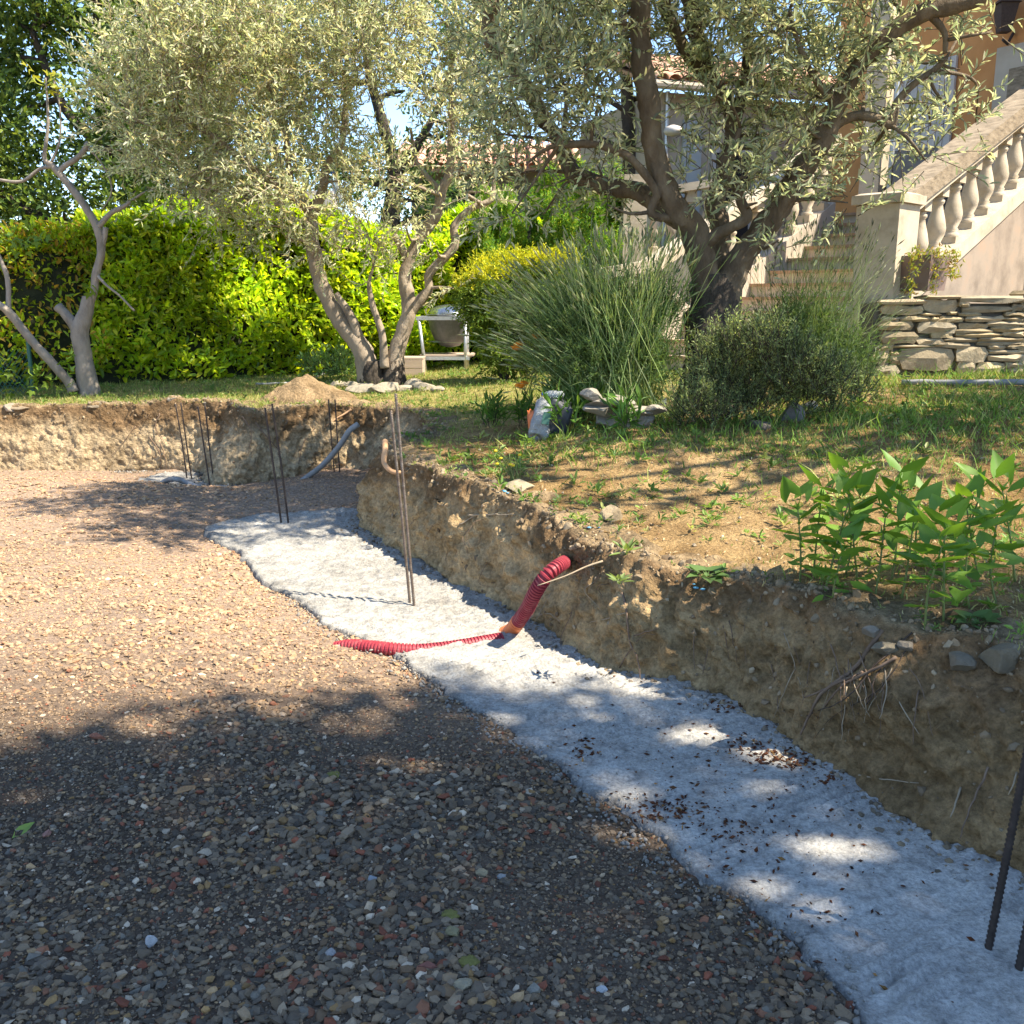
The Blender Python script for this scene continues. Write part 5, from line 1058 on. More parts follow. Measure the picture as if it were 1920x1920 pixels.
# wet concrete spill lumps along the gravel side
tt = rng.random(900)**.8; seg = catmull(CLEFT[3:14], .02); ii = (tt*(len(seg)-1)).astype(int); cp = np.zeros((900, 3)); cp[:, :2] = seg[ii]+rng.normal(size=(900, 2))*.045+np.array((-.03, -.015)); cp[:, 2] = .02; s = .003+.006*rng.random(900)**2
V, F = inst(ICO1[0], ICO1[1], cp, frames(rdir(900), rdir(900)), np.stack([s*1.3, s, s*.55], 1)); Vr = V.reshape(900, k, 3); Vr = cp[:, None]+(Vr-cp[:, None])*(1+.2*rng.normal(size=(900, k, 1)))
M('concrete_spill', Vr.reshape(-1, 3), F, 'wet_concrete', None, True, None, label='grey concrete slurry lumps between the footing and gravel', cat='concrete', kind='stuff')
# brown catkins and leaf bits on the near concrete
def on_conc(n, clusters):
    pts = []
    for cx, cy, sx, sy, m_ in clusters: pts.append(np.stack([rng.normal(size=m_)*sx+cx, rng.normal(size=m_)*sy+cy], 1))
    q = np.vstack(pts); c = np.array([P(a, b)[:2] for a, b in q]); ok = csd(c[:, 0], c[:, 1], CPOLY) > .0; return c[ok]
c2 = on_conc(0, [(1300, 1500, 180, 120, 420), (1095, 1418, 20, 12, 45), (1230, 1530, 35, 12, 60), (1280, 1540, 30, 16, 60), (1380, 1580, 40, 16, 50), (1440, 1425, 45, 12, 90), (1480, 1440, 25, 8, 60), (1360, 1335, 30, 6, 40), (1550, 1475, 15, 8, 30), (1500, 1700, 150, 80, 80), (1210, 1550, 20, 10, 30), (1400, 1400, 20, 8, 40)])
n = len(c2); z = zconc(c2[:, 0], c2[:, 1])+.005; s = .005+.011*rng.random(n)**2; V, F = inst(OCT[0], OCT[1], np.column_stack([c2, z]), frames(unit(rdir(n)*np.array((1, 1, .2))), rdir(n)), np.stack([s*.9, s*.4, s*.3], 1))
M('fallen_catkins', V, F, 'dry_bits', None, False, rep(pick([(.10, .035, .015), (.06, .03, .02), (.16, .07, .03), (.28, .15, .05)], n, .25, [.45, .3, .17, .08]), 6), label='small brown catkins and leaf bits lying on the shaded concrete', cat='litter', kind='stuff')

# ------------------------------------------------------------------ roots on the bank
def bank_pt(px, py):                   # bank vertex nearest to the pixel
    d = BANKV.reshape(-1, 3)-np.array((0, 0, CAM_H)); f = d[:, 1]*_c-d[:, 2]*_s; u = 960+F_PX*d[:, 0]/f; v = 960-F_PX*(d[:, 1]*_s+d[:, 2]*_c)/f
    e = (u-px)**2+(v-py)**2+np.where(f < .5, 1e9, 0)+f*40; return BANKV.reshape(-1, 3)[int(np.argmin(e))].copy()
def root(pxs, r, mat='root_wood', off=.02, name='root'):
    pts = []
    for i, (a, b) in enumerate(pxs):
        p = bank_pt(a, b); v_ = unit(np.array((0, 0, CAM_H))-p); pts.append(p+v_*off*(1 if 0 < i else .2))
    c = catmull(pts, .02); c += .004*np.stack([fbm(c+k*5, 25, 2) for k in range(3)], 1); V, F = tube(c, np.linspace(r, r*.4, len(c)), 6); M(name, V, F, mat, bank, True)
for pxs, r, m_ in [([(880,965),(925,962),(965,965)], .006, 'pale_root'), ([(860,985),(890,968),(925,962)], .005, 'pale_root'), ([(1170,1110),(1175,1150),(1180,1200),(1195,1240),(1200,1275)], .006, 'root_wood'), ([(1180,1195),(1210,1185),(1235,1178)], .004, 'root_wood'), ([(1175,1150),(1140,1160),(1105,1165)], .004, 'pale_root'),
    ([(1650,1180),(1600,1250),(1540,1300),(1520,1340),(1500,1380)], .009, 'root_wood'), ([(1620,1260),(1560,1290),(1510,1310)], .007, 'root_wood'), ([(1680,1230),(1640,1255),(1580,1285),(1530,1345)], .006, 'root_wood'), ([(1655,1250),(1660,1300),(1650,1350)], .003, 'pale_root'), ([(1590,1290),(1580,1340),(1575,1390)], .003, 'pale_root'),
    ([(1850,1440),(1835,1490),(1810,1540),(1800,1570)], .004, 'root_wood'), ([(1800,1480),(1790,1510),(1783,1530)], .004, 'pale_root'), ([(1610,1455),(1660,1462),(1720,1470)], .003, 'pale_root'), ([(1910,1450),(1900,1475),(1890,1490)], .003, 'pale_root'), ([(1190,1270),(1240,1300),(1290,1320)], .003, 'root_wood'), ([(1160,1250),(1200,1200),(1230,1190)], .003, 'root_wood'),
    ([(1000,1160),(1030,1150),(1050,1165)], .004, 'pale_root'), ([(300,775),(292,800),(305,830)], .006, 'root_wood'), ([(280,820),(300,850),(302,890)], .006, 'root_wood'), ([(300,830),(310,860),(312,885)], .006, 'root_wood'), ([(255,800),(230,830),(205,860)], .004, 'root_wood'), ([(480,790),(500,820),(530,850)], .006, 'root_wood'), ([(540,790),(520,830),(525,870)], .005, 'root_wood'), ([(600,790),(570,830),(560,870)], .006, 'root_wood'), ([(640,870),(600,880),(580,885)], .006, 'root_wood'), ([(660,768),(630,785),(610,800)], .012, 'clay_pipe'),
    ([(690,880),(660,888),(600,893)], .006, 'root_wood'), ([(455,780),(470,810),(465,850)], .005, 'root_wood')]:
    root(pxs, r, m_)
for k in range(3):                     # tangled root bundle in the shaded bank
    x0, y0 = 1690+random.uniform(-60, 50), 1190+random.uniform(-15, 25); x1, y1 = 1510+random.uniform(-30, 70), 1370+random.uniform(-60, 30)
    root([(x0, y0), (x0*.6+x1*.4+random.uniform(-25, 25), y0*.6+y1*.4+random.uniform(-18, 18)), (x0*.3+x1*.7+random.uniform(-25, 25), y0*.3+y1*.7+random.uniform(-18, 18)), (x1, y1)], random.uniform(.002, .0045), 'dark_root', random.uniform(.004, .014))
for k in range(26):
    x0, y0 = random.uniform(1200, 1900), 0; y0 = 1130+(x0-1200)*.2+random.uniform(0, 60); dx = random.uniform(-50, 50)
    root([(x0, y0), (x0+dx*.4, y0+random.uniform(30, 50)), (x0+dx, y0+random.uniform(70, 130))], random.uniform(.0012, .003), random.choice(('root_wood', 'root_wood', 'pale_root')), random.uniform(.006, .02))
for k in range(70):                   # fine rootlets
    u = rng.integers(0, n_u); v0 = rng.integers(23, 53); p = BANKV[u, v0]
    if p[1] < 2.0 or p[0] < -4.9: continue
    pts = [p, p-np.append(nrm[u]*.03, .03)+rng.normal(size=3)*.02, p-np.append(nrm[u]*.03, .10)+rng.normal(size=3)*.04, p-np.append(nrm[u]*.02, .16)+rng.normal(size=3)*.05]
    c = catmull(pts, .02); V, F = tube(c, np.linspace(.0018, .0008, len(c)), 4); M('root', V, F, random.choice(('root_wood', 'root_wood', 'root_wood', 'pale_root')), bank, True)
# dry twig sticking out over the conduit
def stick(pxs, Y, r, mat, label, name='dry_twig', cat='twig', n=7):
    pts = catmull([D(a, b, y) for (a, b), y in zip(pxs, Y)], .03); V, F = tube(pts, np.linspace(r, r*.5, len(pts)), n, .1, 30); return M(name, V, F, mat, None, True, label=label, cat=cat)
stick([(1130,1052),(1100,1062),(1060,1080),(1008,1098)], [4.05, 4.02, 3.98, 3.93], .0045, 'pale_root', 'pale forked twig lying across the mouth of the red conduit')
stick([(722,828),(722,845),(720,868),(735,884),(755,886),(775,888)], [6.5, 6.4, 6.35, 6.3, 6.3, 6.35], .022, 'clay_pipe', 'broken brown clay pipe elbow sticking out of the bank corner', 'clay_pipe', 'pipe', 10)

# ------------------------------------------------------------------ rocks, mound, stones
def rock(name, label, c, size, seed, tint=(.40, .35, .27), group=None, cat='rock', flat=1.0, rotz=None):
    r = np.random.default_rng(seed); V, F = ICO3; V = V.copy()
    V = V*(1+.12*fbm(V+seed*3.1, 1.3, 2))[:, None]
    for _ in range(13):
        n_ = unit(r.normal(size=3)); e = V@n_-r.uniform(.45, .8); V = V-np.maximum(0, e)[:, None]*n_
    V = V*1.25*(1+.03*fbm(V+seed, 5, 3))[:, None]
    V *= np.array(size); a = rotz if rotz is not None else r.random()*6.28; R = np.array(((math.cos(a), -math.sin(a), 0), (math.sin(a), math.cos(a), 0), (0, 0, 1))); V = V@R.T+c
    cc = np.tile(np.array(tint)*.72, (len(V), 1))*(1+.15*fbm(V, 12, 2))[:, None]; return M(name, V, F, 'rock', None, False, cc, label=label, cat=cat, group=group)
ringl = [(632,722,.10,'small grey rock left of the olive trunk ring'),(655,722,.09,'rounded dark rock touching the left olive trunk ring'),(685,733,.16,'long flat rock in front of the left olive trunk'),(725,732,.17,'flat slab at the middle foot of the left olive'),(760,728,.12,'pale rock just right of the left olive trunk'),(780,722,.10,'upright pointed rock in the olive ring'),(800,728,.13,'pale lit rock near the right end of the olive ring'),(822,730,.09,'last rock at the right end of the olive ring')]
for k, (px, py, s, lab) in enumerate(ringl): p = G(px, py+4); p[2] = float(terrain(p[0:1], p[1:2])[0]); rock('ring_rock', lab, p+UP*s*.18, (s, s*.7, s*(.75 if 'pointed' in lab else .42)), 20+k, (.46, .40, .30), 'rocks ringing the left olive', rotz=random.uniform(-.4, .4))
def PILE(px, py):                      # stack height measured from the ground under the pile
    g_ = G(1170, 806); return np.array((g_[0]+(px-1170)*g_[1]/F_PX, g_[1]+random.uniform(.02, .10), g_[2]+(806-py)*g_[1]/F_PX*.92))
for k, (px, py, sx, sy, sz, lab) in enumerate([(1150,750,.18,.13,.042,'flat pale top slab of the rock pile'),(1130,766,.14,.12,.045,'flat left slab in the middle of the rock pile'),(1185,768,.15,.12,.045,'middle right slab of the rock pile'),(1140,792,.11,.10,.07,'shaded bottom left boulder of the rock pile'),(1205,790,.13,.10,.07,'bottom right boulder of the rock pile'),(1222,768,.09,.10,.04,'tilted thin slab at the right end of the rock pile'),(1110,735,.07,.08,.035,'small upper left stone of the rock pile')]):
    rock('pile_rock', lab, PILE(px, py), (sx, sy, sz), 40+k, (.40, .36, .30), 'rocks piled under the lavender', rotz=random.uniform(-.3, .3))
for k, (px, py, Y, sx, sy, sz, tn, lab) in enumerate([(1482,765,5.95,.09,.09,.10,(.30, .28, .26),'grey upright boulder at the right foot of the rosemary'),(1520,758,6.0,.08,.08,.045,(.46, .43, .38),'pale flat stone leaning on the grey boulder'),(1425,790,5.9,.09,.08,.05,(.20, .17, .14),'dark stone half hidden under the rosemary'),(1663,1218,2.66,.05,.04,.022,(.36, .31, .22),'flat ochre stone stuck in the rim below the seedlings'),(1700,1210,2.68,.03,.028,.018,(.36, .31, .24),'small tan stone beside the flat rim stone'),(1880,1240,2.62,.07,.06,.04,(.36, .29, .19),'blocky tan stone in the rim at the right edge'),(1800,1245,2.6,.045,.04,.03,(.33, .27, .19),'lump of stone in the rim left of the blocky one'),(1640,1185,2.75,.03,.03,.02,(.36, .31, .24),'small stone at the foot of the seedlings'),(1160,950,4.75,.07,.06,.05,(.44, .34, .21),'tan clod of earth standing on the rim above the conduit'),(975,912,5.25,.11,.08,.035,(.44, .37, .24),'pale crusted clod on the bank lip under the yellow flowers'),(1080,928,5.0,.06,.05,.02,(.34, .29, .22),'flat stone on the rim between the two clods'),
    (30,785,8.75,.22,.12,.045,(.40, .34, .26),'pale rubble lump on the far bank at the left edge'),(178,775,8.85,.13,.09,.045,(.36, .32, .26),'grey white rubble block on the far bank lip'),(15,800,8.72,.06,.06,.06,(.46, .42, .37),'small pale stone slipping down the far bank'),(325,763,8.85,.08,.07,.05,(.40, .37, .33),'small rubble stone on the far bank above the rebars'),(380,757,8.85,.09,.07,.04,(.48, .45, .40),'white stone on the far bank lip near its corner'),(435,757,8.75,.08,.06,.03,(.44, .41, .36),'flat stone on top of the bank corner'),(1243,748,6.1,.035,.035,.045,(.42, .46, .52),'rounded bluish grey stone by the rock pile')]):
    p = bank_pt(px, py) if Y < 5.5 or Y > 8 else G(px, py+sz*F_PX/Y*.8); p = p+UP*sz*(.12 if Y < 5.5 else .3)
    if Y < 3: tn = tuple(np.array(tn)*.72)
    if Y > 8: p = np.array((p[0], p[1]+sy*.75, 0)); p[2] = float(terrain(p[0:1], p[1:2])[0])+sz*.15; sx *= .6; p[2] -= sz*.25; tn = tuple(np.array(tn)*np.array((.85, .78, .68)))
    rock('loose_rock', lab, p, (sx, sy, sz), 60+k, tn)
# larger single stones on the gravel
for k, (px, py, sx, sy, sz, tn, lab) in enumerate([(283,1768,.016,.010,.018,(.62, .61, .60),'white pointed stone chip standing on the shaded gravel'),(345,1482,.03,.02,.008,(.46, .27, .13),'flat orange brown bark chip on the shaded gravel'),(90,1562,.018,.013,.010,(.42, .22, .17),'pink brick fragment on the gravel at the left edge'),(800,1825,.017,.024,.012,(.30, .125, .09),'angular red brick fragment near the bottom of the gravel'),(870,1870,.022,.017,.012,(.42, .35, .23),'cream pebble near the bottom edge of the gravel'),(850,1760,.018,.014,.013,(.33, .28, .15),'mossy ochre stone in the gravel right of the middle'),(1128,1855,.012,.008,.008,(.66, .66, .64),'white chip on the gravel close to the concrete'),(700,1650,.015,.012,.009,(.34, .36, .37),'blue grey pebble in the middle of the gravel'),(180,1385,.035,.018,.012,(.36, .15, .09),'long flat brick shard near the shadow edge on the left'),(1000,1870,.02,.014,.012,(.40, .36, .28),'speckled cream stone by the bottom of the gravel'),(620,1795,.017,.011,.010,(.40, .38, .36),'pale rough pebble left of the brick fragment'),(905,1635,.016,.013,.011,(.34, .30, .19),'rounded ochre pebble near the slurry edge'),(940,1640,.013,.010,.008,(.40, .39, .37),'pale pebble beside the rounded ochre one')]):
    p = P(px, py, .05); p[2] = float(zgrav(np.array([p[0]]), np.array([p[1]]))[0])+sz*.6; rock('gravel_stone', lab, p, (sx, sy, sz), 90+k, tn, cat='stone')
lf = leaf_mesh('fallen_leaf', LANCE, .075, .045, np.array((.26, .36, .08)), 'leaf_big', .1); p = P(22, 1565, .07); o = bpy.data.objects.new('fallen_leaf', lf); col.objects.link(o); o.location = (p[0], p[1], float(zgrav(np.array([p[0]]), np.array([p[1]]))[0])+.02); o.rotation_euler = (.5, -.3, 1.0); props(o, 'fresh light green leaf lying on the gravel at the left edge', 'leaf')
# moss tufts on gravel
for k, (px, py, lab) in enumerate([(845, 1725, 'yellow moss tuft in the gravel right of the middle'), (625, 1455, 'flat yellow moss patch in the shaded gravel'), (880, 1820, 'small moss tuft near the bottom of the gravel')]):
    p = P(px, py, .05); z = float(zgrav(np.array([p[0]]), np.array([p[1]]))[0]); V, F = ICO3; V = V*(1+.3*fbm(V+k*4, 4, 3))[:, None]*np.array((.022, .020, .007)); M('moss_tuft', V+np.array((p[0], p[1], z+.008)), F, 'moss', None, True, label=lab, cat='moss')
# dirt mound
c = G(575, 752); g = np.linspace(-1, 1, 46); X, Y_ = np.meshgrid(g, g, indexing='ij'); r_ = np.hypot(X, Y_); x = c[0]+X*.52; y = c[1]+.15+Y_*.34
hgt = np.maximum(0, 1-r_)**.9; q = np.stack([x, y, x*0], -1); z = terrain(x, y)-.03+hgt*(.27+.05*fbm(q, 5, 3))+.02*fbm(q, 18, 2)*np.minimum(1, hgt*4); V = np.stack([x, y, z], -1).reshape(-1, 3); nn = len(g)
i, j = np.meshgrid(np.arange(nn-1), np.arange(nn-1), indexing='ij'); a = (i*nn+j).ravel(); F = np.stack([a, a+nn, a+nn+1, a+1], 1); F = F[(r_.ravel()[F] < 1.15).all(1)]
M('dirt_mound', V, F, 'soil_bank', None, True, np.tile(np.array((.33, .235, .135)), (len(V), 1))*(1+.25*fbm(V, 8, 3))[:, None], label='small heap of brown earth on the bank left of the olive', cat='mound')

# ------------------------------------------------------------------ rebars
def rebar(foot, top_px, label, mat='rusty_steel', r=.0065, zf=.0, ribs=True):
    p = P(*foot, zf); t = D(*top_px, p[1]); d = unit(t-p); L_ = np.linalg.norm(t-p); p = p-d*.05; mb = MB(); mid_ = (p+t)/2+np.array((random.uniform(-.006, .006), 0, 0))
    pts = catmull([p, mid_, t], .05); V, F = tube(pts, r, 8); mb.add(V, F)
    if ribs:
        n_ = int(L_/.012); s = np.linspace(.02, .995, n_); cpts = np.stack([np.interp(s, np.linspace(0, 1, len(pts)), pts[:, k]) for k in range(3)], 1)
        u = unit(np.cross(d, (0, 1.0, .1))); v = np.cross(d, u)
        for q in cpts:
            an = np.arange(8)*math.pi/4; e = [q+(u*math.cos(a)+v*math.sin(a))*r*1.22+d*.004*math.cos(a) for a in an]; e2 = [w_+d*.0045 for w_ in e]
            mb.add(e+e2, [(i_, (i_+1) % 8, 8+(i_+1) % 8, 8+i_) for i_ in range(8)])
    return mb.build('reinforcing_bar', mat, None, smooth=True, label=label, cat='rebar', group='reinforcing bars standing in the footing')
rebar((777, 1141), (742, 738), 'tall light rebar standing in the concrete, longer right one of the middle pair')
rebar((769, 1137), (733, 770), 'shorter left rebar of the tall pair in the middle of the concrete')
rebar((541, 986), (510, 757), 'right rebar of the pair at the far end of the pale concrete', 'dark_steel')
rebar((528, 986), (497, 765), 'left rebar of the pair at the far end of the pale concrete', 'dark_steel')
rebar((402, 911), (384, 757), 'right rebar of the pair at the shaded far bank corner', 'dark_steel', ribs=False)
rebar((394, 914), (371, 762), 'left rebar of the pair at the shaded far bank corner', 'dark_steel', ribs=False)
rebar((360, 902), (339, 755), 'right rebar of the pair against the sunlit far bank', 'dark_steel', ribs=False)
rebar((351, 902), (329, 757), 'left rebar of the pair against the sunlit far bank', 'dark_steel', ribs=False)
rebar((638, 899), (628, 749), 'right rebar of the pair beside the grey conduit', 'dark_steel', ribs=False)
rebar((628, 899), (616, 749), 'left rebar of the pair beside the grey conduit', 'dark_steel', ribs=False)
rebar((1851, 1790), (1960, 1240), 'dark rebar leaning out at the right edge of the near concrete', 'dark_steel', .0085)
rebar((1908, 1828), (2010, 1290), 'dark rebar cut by the right picture edge, nearest of all', 'dark_steel', .0085)

# ------------------------------------------------------------------ conduits
rc = thing('corrugated_conduit', 'red corrugated conduit with orange end coming out of the bank into the concrete', 'conduit', P(950, 1185))
path = catmull([D(1060, 1052, 4.75), D(1057, 1055, 4.45), D(1046, 1062, 4.26), D(1024, 1080, 4.20), D(1003, 1112, 4.24), D(988, 1142, 4.33), D(970, 1168, 4.42)], .004)
def corrug(path, r, pitch, amp):
    L_ = np.concatenate([[0], np.cumsum(np.linalg.norm(np.diff(path, axis=0), axis=1))]); n_ = int(L_[-1]/(pitch/6)); s = np.linspace(0, L_[-1], n_); p = np.stack([np.interp(s, L_, path[:, k]) for k in range(3)], 1)
    ph = (s/pitch) % 1; rr = r*np.where(ph < .62, 1.0, 1-amp); return tube(p, rr, 20)
V, F = corrug(path, .034, .0165, .24); M('red_hose', V, F, 'red_plastic', rc, False)
op = catmull([D(972, 1165, 4.41), D(960, 1180, 4.47), D(945, 1188, 4.50), D(930, 1195, 4.50)], .01); V, F = corrug(op, .035, .02, .05); M('orange_sleeve', V, F, 'orange_plastic', rc, True)
hb = [(940,1192,-.014),(900,1199,-.014),(850,1206,-.017),(800,1213,-.014),(770,1216,-.008),(730,1217,.002),(690,1213,.002),(655,1209,-.004),(630,1207,-.02)]
pts = [P(a, b, .02)+UP*(z) for a, b, z in hb]; V, F = corrug(catmull(np.array(pts)-UP*.003, .004), .033, .0165, .16); M('buried_hose', V, F, 'red_plastic', rc, False)
gp = [D(672, 795, 8.15), D(655, 808, 8.15), D(635, 838, 8.2), D(605, 872, 8.3), D(575, 895, 8.4), P(560, 906, .03)]
gc = catmull(gp, .03); V, F = tube(gc, .024, 12); M('grey_conduit', V, F, 'grey_plastic', None, True, label='grey conduit slanting down from the bank at the back of the dig', cat='conduit')
gp = [P(300, 908, .02), P(312, 901, .05), P(328, 898, .09), P(345, 903, .06), P(372, 913, .03), P(388, 914, .0)]
V, F = tube(catmull(np.array(gp), .03), .022, 12); M('grey_conduit', V, F, 'grey_plastic', None, True, label='short arched grey conduit lying on the far left footing', cat='conduit')
pp0, pp1 = G(1690, 727), G(2100, 737); pth = np.linspace(pp0, pp1, 20); pth[:, 2] = terrain(pth[:, 0], pth[:, 1])+.03; V, F = tube(pth, .024, 10); M('grey_pipe', V, F, 'grey_plastic', None, True, label='long straight grey pipe lying in the grass before the stone wall', cat='pipe')
hz = [G(x, y) for x, y in ((480, 722), (520, 722), (560, 716), (600, 706), (640, 700))]; pth = catmull(hz, .05); pth[:, 2] = terrain(pth[:, 0], pth[:, 1])+.02
V, F = tube(pth, .012, 8); M('garden_hose', V, F, 'grey_plastic', None, True, label='thin pale hose along the foot of the hedge', cat='hose')
# blue marking flakes
for k, (px, py, lab) in enumerate([(955, 925, 'blue paint flakes on the crusted clod'), (1110, 990, 'blue plastic scrap on the crumbly rim'), (1320, 1102, 'blue scrap by the rosette weed')]):
    p = bank_pt(px, py); t = thing('blue_scrap', lab, 'scrap', p)
    for j in range(4): V, F = ICO1; M('flake', V*np.array((.012, .010, .004))*random.uniform(.5, 1.2)+p+rng.normal(size=3)*np.array((.03, .02, .006))+UP*.010, F, 'blue_flake', t)

# ------------------------------------------------------------------ barbecue, crate, sack, bottle
YQ = 12.3; bq = thing('barbecue', 'kettle barbecue with grey lid on a tubular metal frame before the hedge', 'barbecue', D(830, 690, YQ)*np.array((1, 1, 0))+UP*.70)
tl, tr_ = D(785, 597, YQ), D(872, 591, YQ); zt_ = tl[2]; x0, x1 = tl[0], tr_[0]; y0, y1 = YQ, YQ+.55; zb = .66
for (x, y, dx) in ((x0, y0, .08), (x1, y0, .0), (x0-.25, y1, .05), (x1, y1, .0)): mb = MB(); mb.tube([(x, y, zt_), (x+dx, y, zb)], .022, 8); mb.build('leg', 'galvanised', bq, smooth=True)
mb = MB(); mb.box(((x0+x1)/2, y0, zt_+.002), (x1-x0+.06, .045, .045)); mb.box(((x0+x1)/2, y1, zt_+.002), (x1-x0+.06, .045, .045)); mb.box((x0, (y0+y1)/2, zt_+.001), (.044, y1-y0-.05, .044)); mb.box((x1, (y0+y1)/2, zt_+.001), (.044, y1-y0-.05, .044)); mb.build('top_frame', 'galvanised', bq)
mb = MB(); mb.box(((x0+x1)/2+.05, y0, .88), (x1-x0, .04, .04)); mb.box(((x0+x1)/2+.05, y1, .88), (x1-x0, .04, .04)); mb.build('lower_rail', 'galvanised', bq)
for k in range(5): mb = MB(); mb.box(((x0+x1)/2+.05, y0+.06+k*.11, .915), (x1-x0+.1, .09, .02)); mb.build('shelf_slat', 'wood_pale', bq)
kc = np.array(((x0+x1)/2+.08, (y0+y1)/2, zt_)); V, F = lathe([(.03, -.36), (.12, -.34), (.20, -.26), (.25, -.14), (.275, 0), (.28, .03)], kc, 24); M('bowl', V, F, 'steel_grey', bq)
V, F = lathe([(.285, .035), (.28, .06), (.25, .10), (.17, .145), (.06, .165), (.02, .168)], kc, 24); ld = M('lid', V, F, 'lid_metal', bq)
mb = MB(); mb.tube([kc+np.array((.1, -.22, .13)), kc+np.array((.12, -.27, .17)), kc+np.array((.2, -.24, .15))], .012, 6); mb.build('lid_handle', 'steel_grey', bq, smooth=True)
cr_ = D(762, 672, 12.0); cg = thing('wooden_crate', 'low pale wooden crate on the grass behind the left olive trunk', 'crate', (cr_[0], 12.0, .68))
for k in range(2): mb = MB(); mb.box((cr_[0], 11.8, .735+k*.105), (.42, .02, .10)); mb.build('plank', 'wood_pale', cg); mb = MB(); mb.box((cr_[0]+.2, 12.0, .735+k*.105), (.02, .376, .10)); mb.build('plank', 'wood_pale', cg); mb = MB(); mb.box((cr_[0]-.2, 12.0, .735+k*.105), (.02, .376, .10)); mb.build('plank', 'wood_pale', cg)
for k in range(4): mb = MB(); mb.box((cr_[0], 11.85+k*.1, .905), (.43, .09, .02)); mb.build('plank', 'wood_pale', cg)
# sack with bottle in front of lavender
sk = G(1012, 765); sk[1] = 6.75; sk = np.array((D(1015, 760, 6.6)[0], 6.6, float(terrain(np.array([.2]), np.array([6.6]))[0]))); sg2 = thing('garden_sack', 'crumpled white and dark sack with green print leaning on the lavender', 'sack', sk)
def pillow(c, sx, sy, sz, tilt, mat, name, seed):
    V, F = ICO3; V = V.copy(); V = np.sign(V)*np.abs(V)**.4; V = V*np.array((sx, sy, sz))*np.column_stack([1.12-.22*V[:, 2], np.ones(len(V)), np.ones(len(V))])*(1+.26*fbm(V*2+seed, 1.3, 4)+.06*fbm(V+seed, 6, 2))[:, None]; ca_, sa_ = math.cos(tilt), math.sin(tilt); R = np.array(((ca_, 0, sa_), (0, 1, 0), (-sa_, 0, ca_))); return M(name, V@R.T+c, F, mat, sg2)
pillow(sk+np.array((0, 0, .13)), .055, .07, .145, .20, 'white_sack', 'white_panel', 1); pillow(sk+np.array((.10, .03, .14)), .09, .08, .13, .25, 'dark_sack', 'dark_panel', 2); pillow(sk+np.array((-.062, .01, .09)), .022, .05, .10, -.12, 'orange_plastic', 'orange_label', 3)
mb = MB(); mb.box(sk+np.array((.03, -.088, .15)), (.05, .006, .08), np.array(((.98, 0, .2), (0, 1, 0), (-.2, 0, .98)))); mb.build('green_print', 'green_print', sg2)
bt = sk+np.array((.02, .0, .30)); b3 = thing('plastic_bottle', 'clear bottle with blue cap lying on top of the garden sack', 'bottle', bt)
def bottle(parent, c, ax, L_, r, cap='blue_plastic'):
    ax = unit(np.asarray(ax, float)); u = unit(np.cross(ax, (.3, 1, .2))); v = np.cross(ax, u); R = np.stack([u, v, ax], 1); V, F = lathe([(.01, 0), (r*.9, .004), (r, .02), (r, L_*.25), (r*.93, L_*.3), (r, L_*.35), (r, L_*.66), (r*.6, L_*.82), (r*.36, L_*.88), (r*.36, L_*.93)], (0, 0, 0), 16); M('bottle_body', V@R.T+c, F, 'clear_plastic', parent)
    V, F = lathe([(r*.44, L_*.915), (r*.46, L_*.93), (r*.46, L_*.99), (r*.40, L_)], (0, 0, 0), 14); M('bottle_cap', V@R.T+c, F, cap, parent)
bottle(b3, bt+np.array((.13, 0, 0)), (-1, -.2, .05), .15, .024)
hbz = D(640, 380, 10.2); hb_ = thing('plastic_bottle', 'clear plastic trap bottle with blue cap hanging in the left olive', 'bottle', hbz); bottle(hb_, hbz, D(625, 328, 10.2)-hbz, .31, .045); mb = MB(); mb.tube([D(625, 330, 10.2), D(622, 300, 10.2)], .003, 5); mb.build('string', 'dark_steel', hb_)

# ------------------------------------------------------------------ trees outside the picture that shade the foreground and the right of the garden
GAPS = [(1310, 1385, 70, 16), (1460, 1425, 60, 14), (1540, 1598, 75, 22), (1430, 1685, 48, 14), (1160, 1500, 50, 18), (345, 1480, 22, 10), (90, 1370, 60, 12)]
def sun_gaps(V, F, c):                 # leaves cut away along the sun ray so light lands in chosen patches
    k = V.reshape(-1, 4, 3).mean(1); g = k-np.array(SUN)*(k[:, 2]/SUN.z)[:, None]; keep_ = np.ones(len(k), bool)
    for px, py, rx, ry_ in GAPS:
        p = P(px, py); rx_w = rx*p[1]/F_PX; ry_w = np.abs(P(px, py-ry_)[1]-P(px, py+ry_)[1])/2
        keep_ &= ((g[:, 0]-p[0])/(rx_w+.015))**2+((g[:, 1]-p[1])/(ry_w+.01))**2+.55*fbm(np.column_stack([g[:, :2], g[:, 0]*0]), 11, 2) > 1
    V = V.reshape(-1, 4, 3)[keep_].reshape(-1, 3); c = c.reshape(-1, 4, 3)[keep_].reshape(-1, 3); return V, np.arange(len(V)).reshape(-1, 4), c
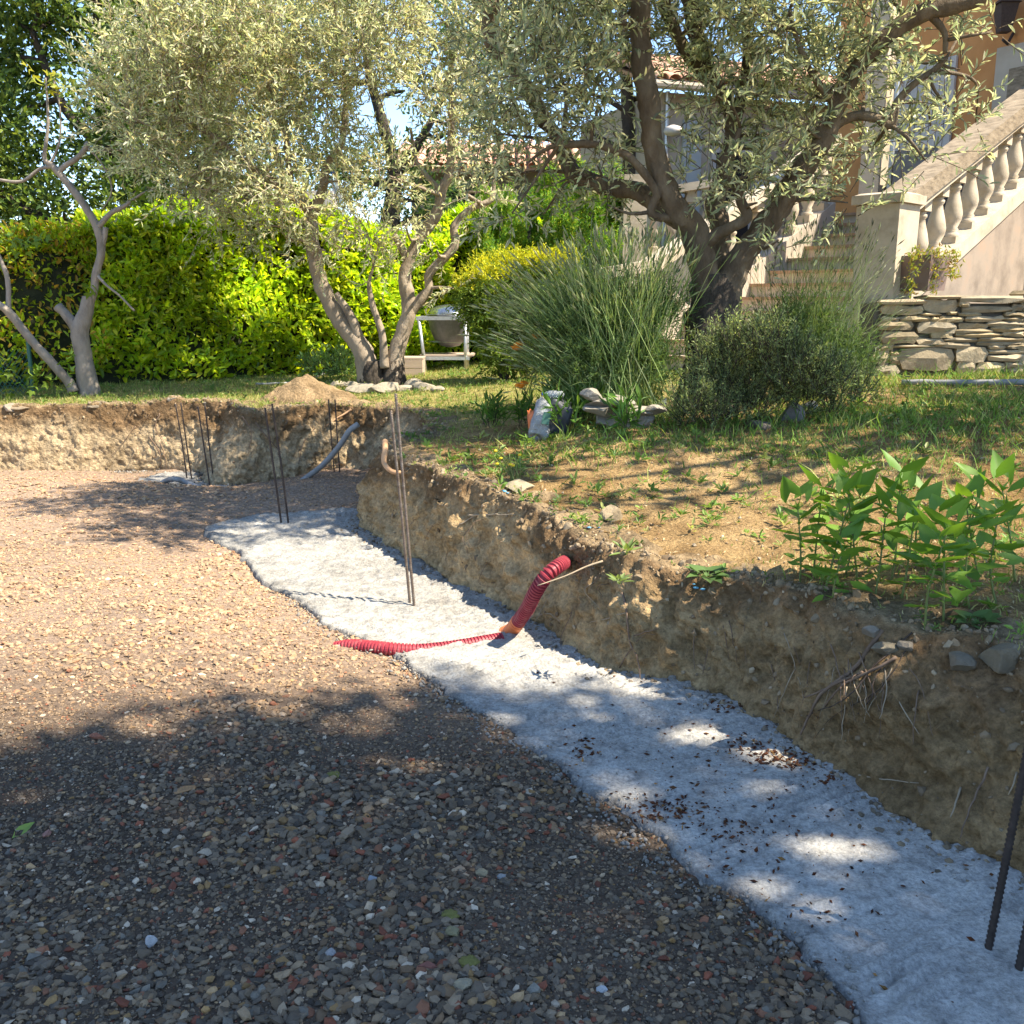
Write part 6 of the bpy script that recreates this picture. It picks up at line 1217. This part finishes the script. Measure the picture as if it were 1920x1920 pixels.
def shade_tree(label, base, trunk_h, blobs, ntw=26, ll=.16, lw=.085):
    t = thing('shade_tree', label, 'tree', base); mb = MB(); b = np.array(base, float); top = np.mean([c for c, r in blobs], 0)
    pts = catmull([np.append(b-UP*.1, .26), np.append(b+UP*trunk_h*.6, .2), np.append(np.array((top[0]*.6+b[0]*.4, top[1]*.6+b[1]*.4, b[2]+trunk_h)), .16), np.append(top, .08)], .2); V, F = tube(pts[:, :3], pts[:, 3], 10, .1, 5); mb.add(V, F); boughs(mb, [pts], blobs, .06, n=6); mb.build('trunk', 'bark_dark', t, smooth=True)
    V, F, c, TW = crown(blobs, ntw, 8, .55, ll, lw, GP, T=LEAF4); V, F, c = sun_gaps(V, F, c); M('crown', V, F, 'leaf_soft', t, False, c, kind='stuff')
sx_, sy_ = SUN.x/SUN.z, SUN.y/SUN.z
def lift(x, y, h, z0=0): return np.array((x+sx_*(h-z0), y+sy_*(h-z0), h))
bl1 = []
for (x, y, r) in ((-2.6, 2.4, .95), (-1.7, 2.75, .75), (-1.0, 3.05, .62), (-.45, 2.95, .7), (.25, 3.35, .62), (.95, 3.35, .55), (-2.2, 1.4, 1.0), (-1.0, 1.9, .9), (.0, 2.1, .85), (.9, 2.15, .7), (1.6, 2.6, .7), (-1.4, .6, 1.0), (0, .8, 1.0), (1.4, 1.3, .9), (2.4, 2.0, .9), (2.2, 3.2, .7), (-3.3, 1.8, 1.0), (1.6, 3.55, .45)):
    bl1.append((lift(x, y-.28, 9.0+random.uniform(-.7, .7)), r))
shade_tree('added unseen leafy tree behind the viewer whose shadow covers the near gravel', (6.9, -2.4, .5), 7.0, bl1, 30)
bl2 = [(lift(x, y, 5.2+random.uniform(-.5, .5), .8), r) for x, y, r in ((.6, 5.3, .2), (1.2, 5.0, .18), (2.5, 5.1, .2), (.2, 5.9, .22), (.9, 6.0, .25), (2.0, 5.5, .28), (2.9, 5.7, .3), (1.4, 5.9, .25), (3.7, 5.6, .35), (1.9, 6.7, .3), (3.6, 6.4, .5), (4.3, 6.6, .6), (2.8, 6.5, .35), (3.4, 7.3, .4), (4.4, 7.5, .6), (5.2, 6.8, .8), (2.3, 6.2, .3), (5.0, 9.6, .6), (4.9, 8.4, .35))]
shade_tree('added unseen leafy tree right of the view whose shadow dapples the grass before the stone wall', (9.2, 5.6, .85), 3.4, bl2, 24)
for o in col.objects:
    if '_w' in o: del o['_w']
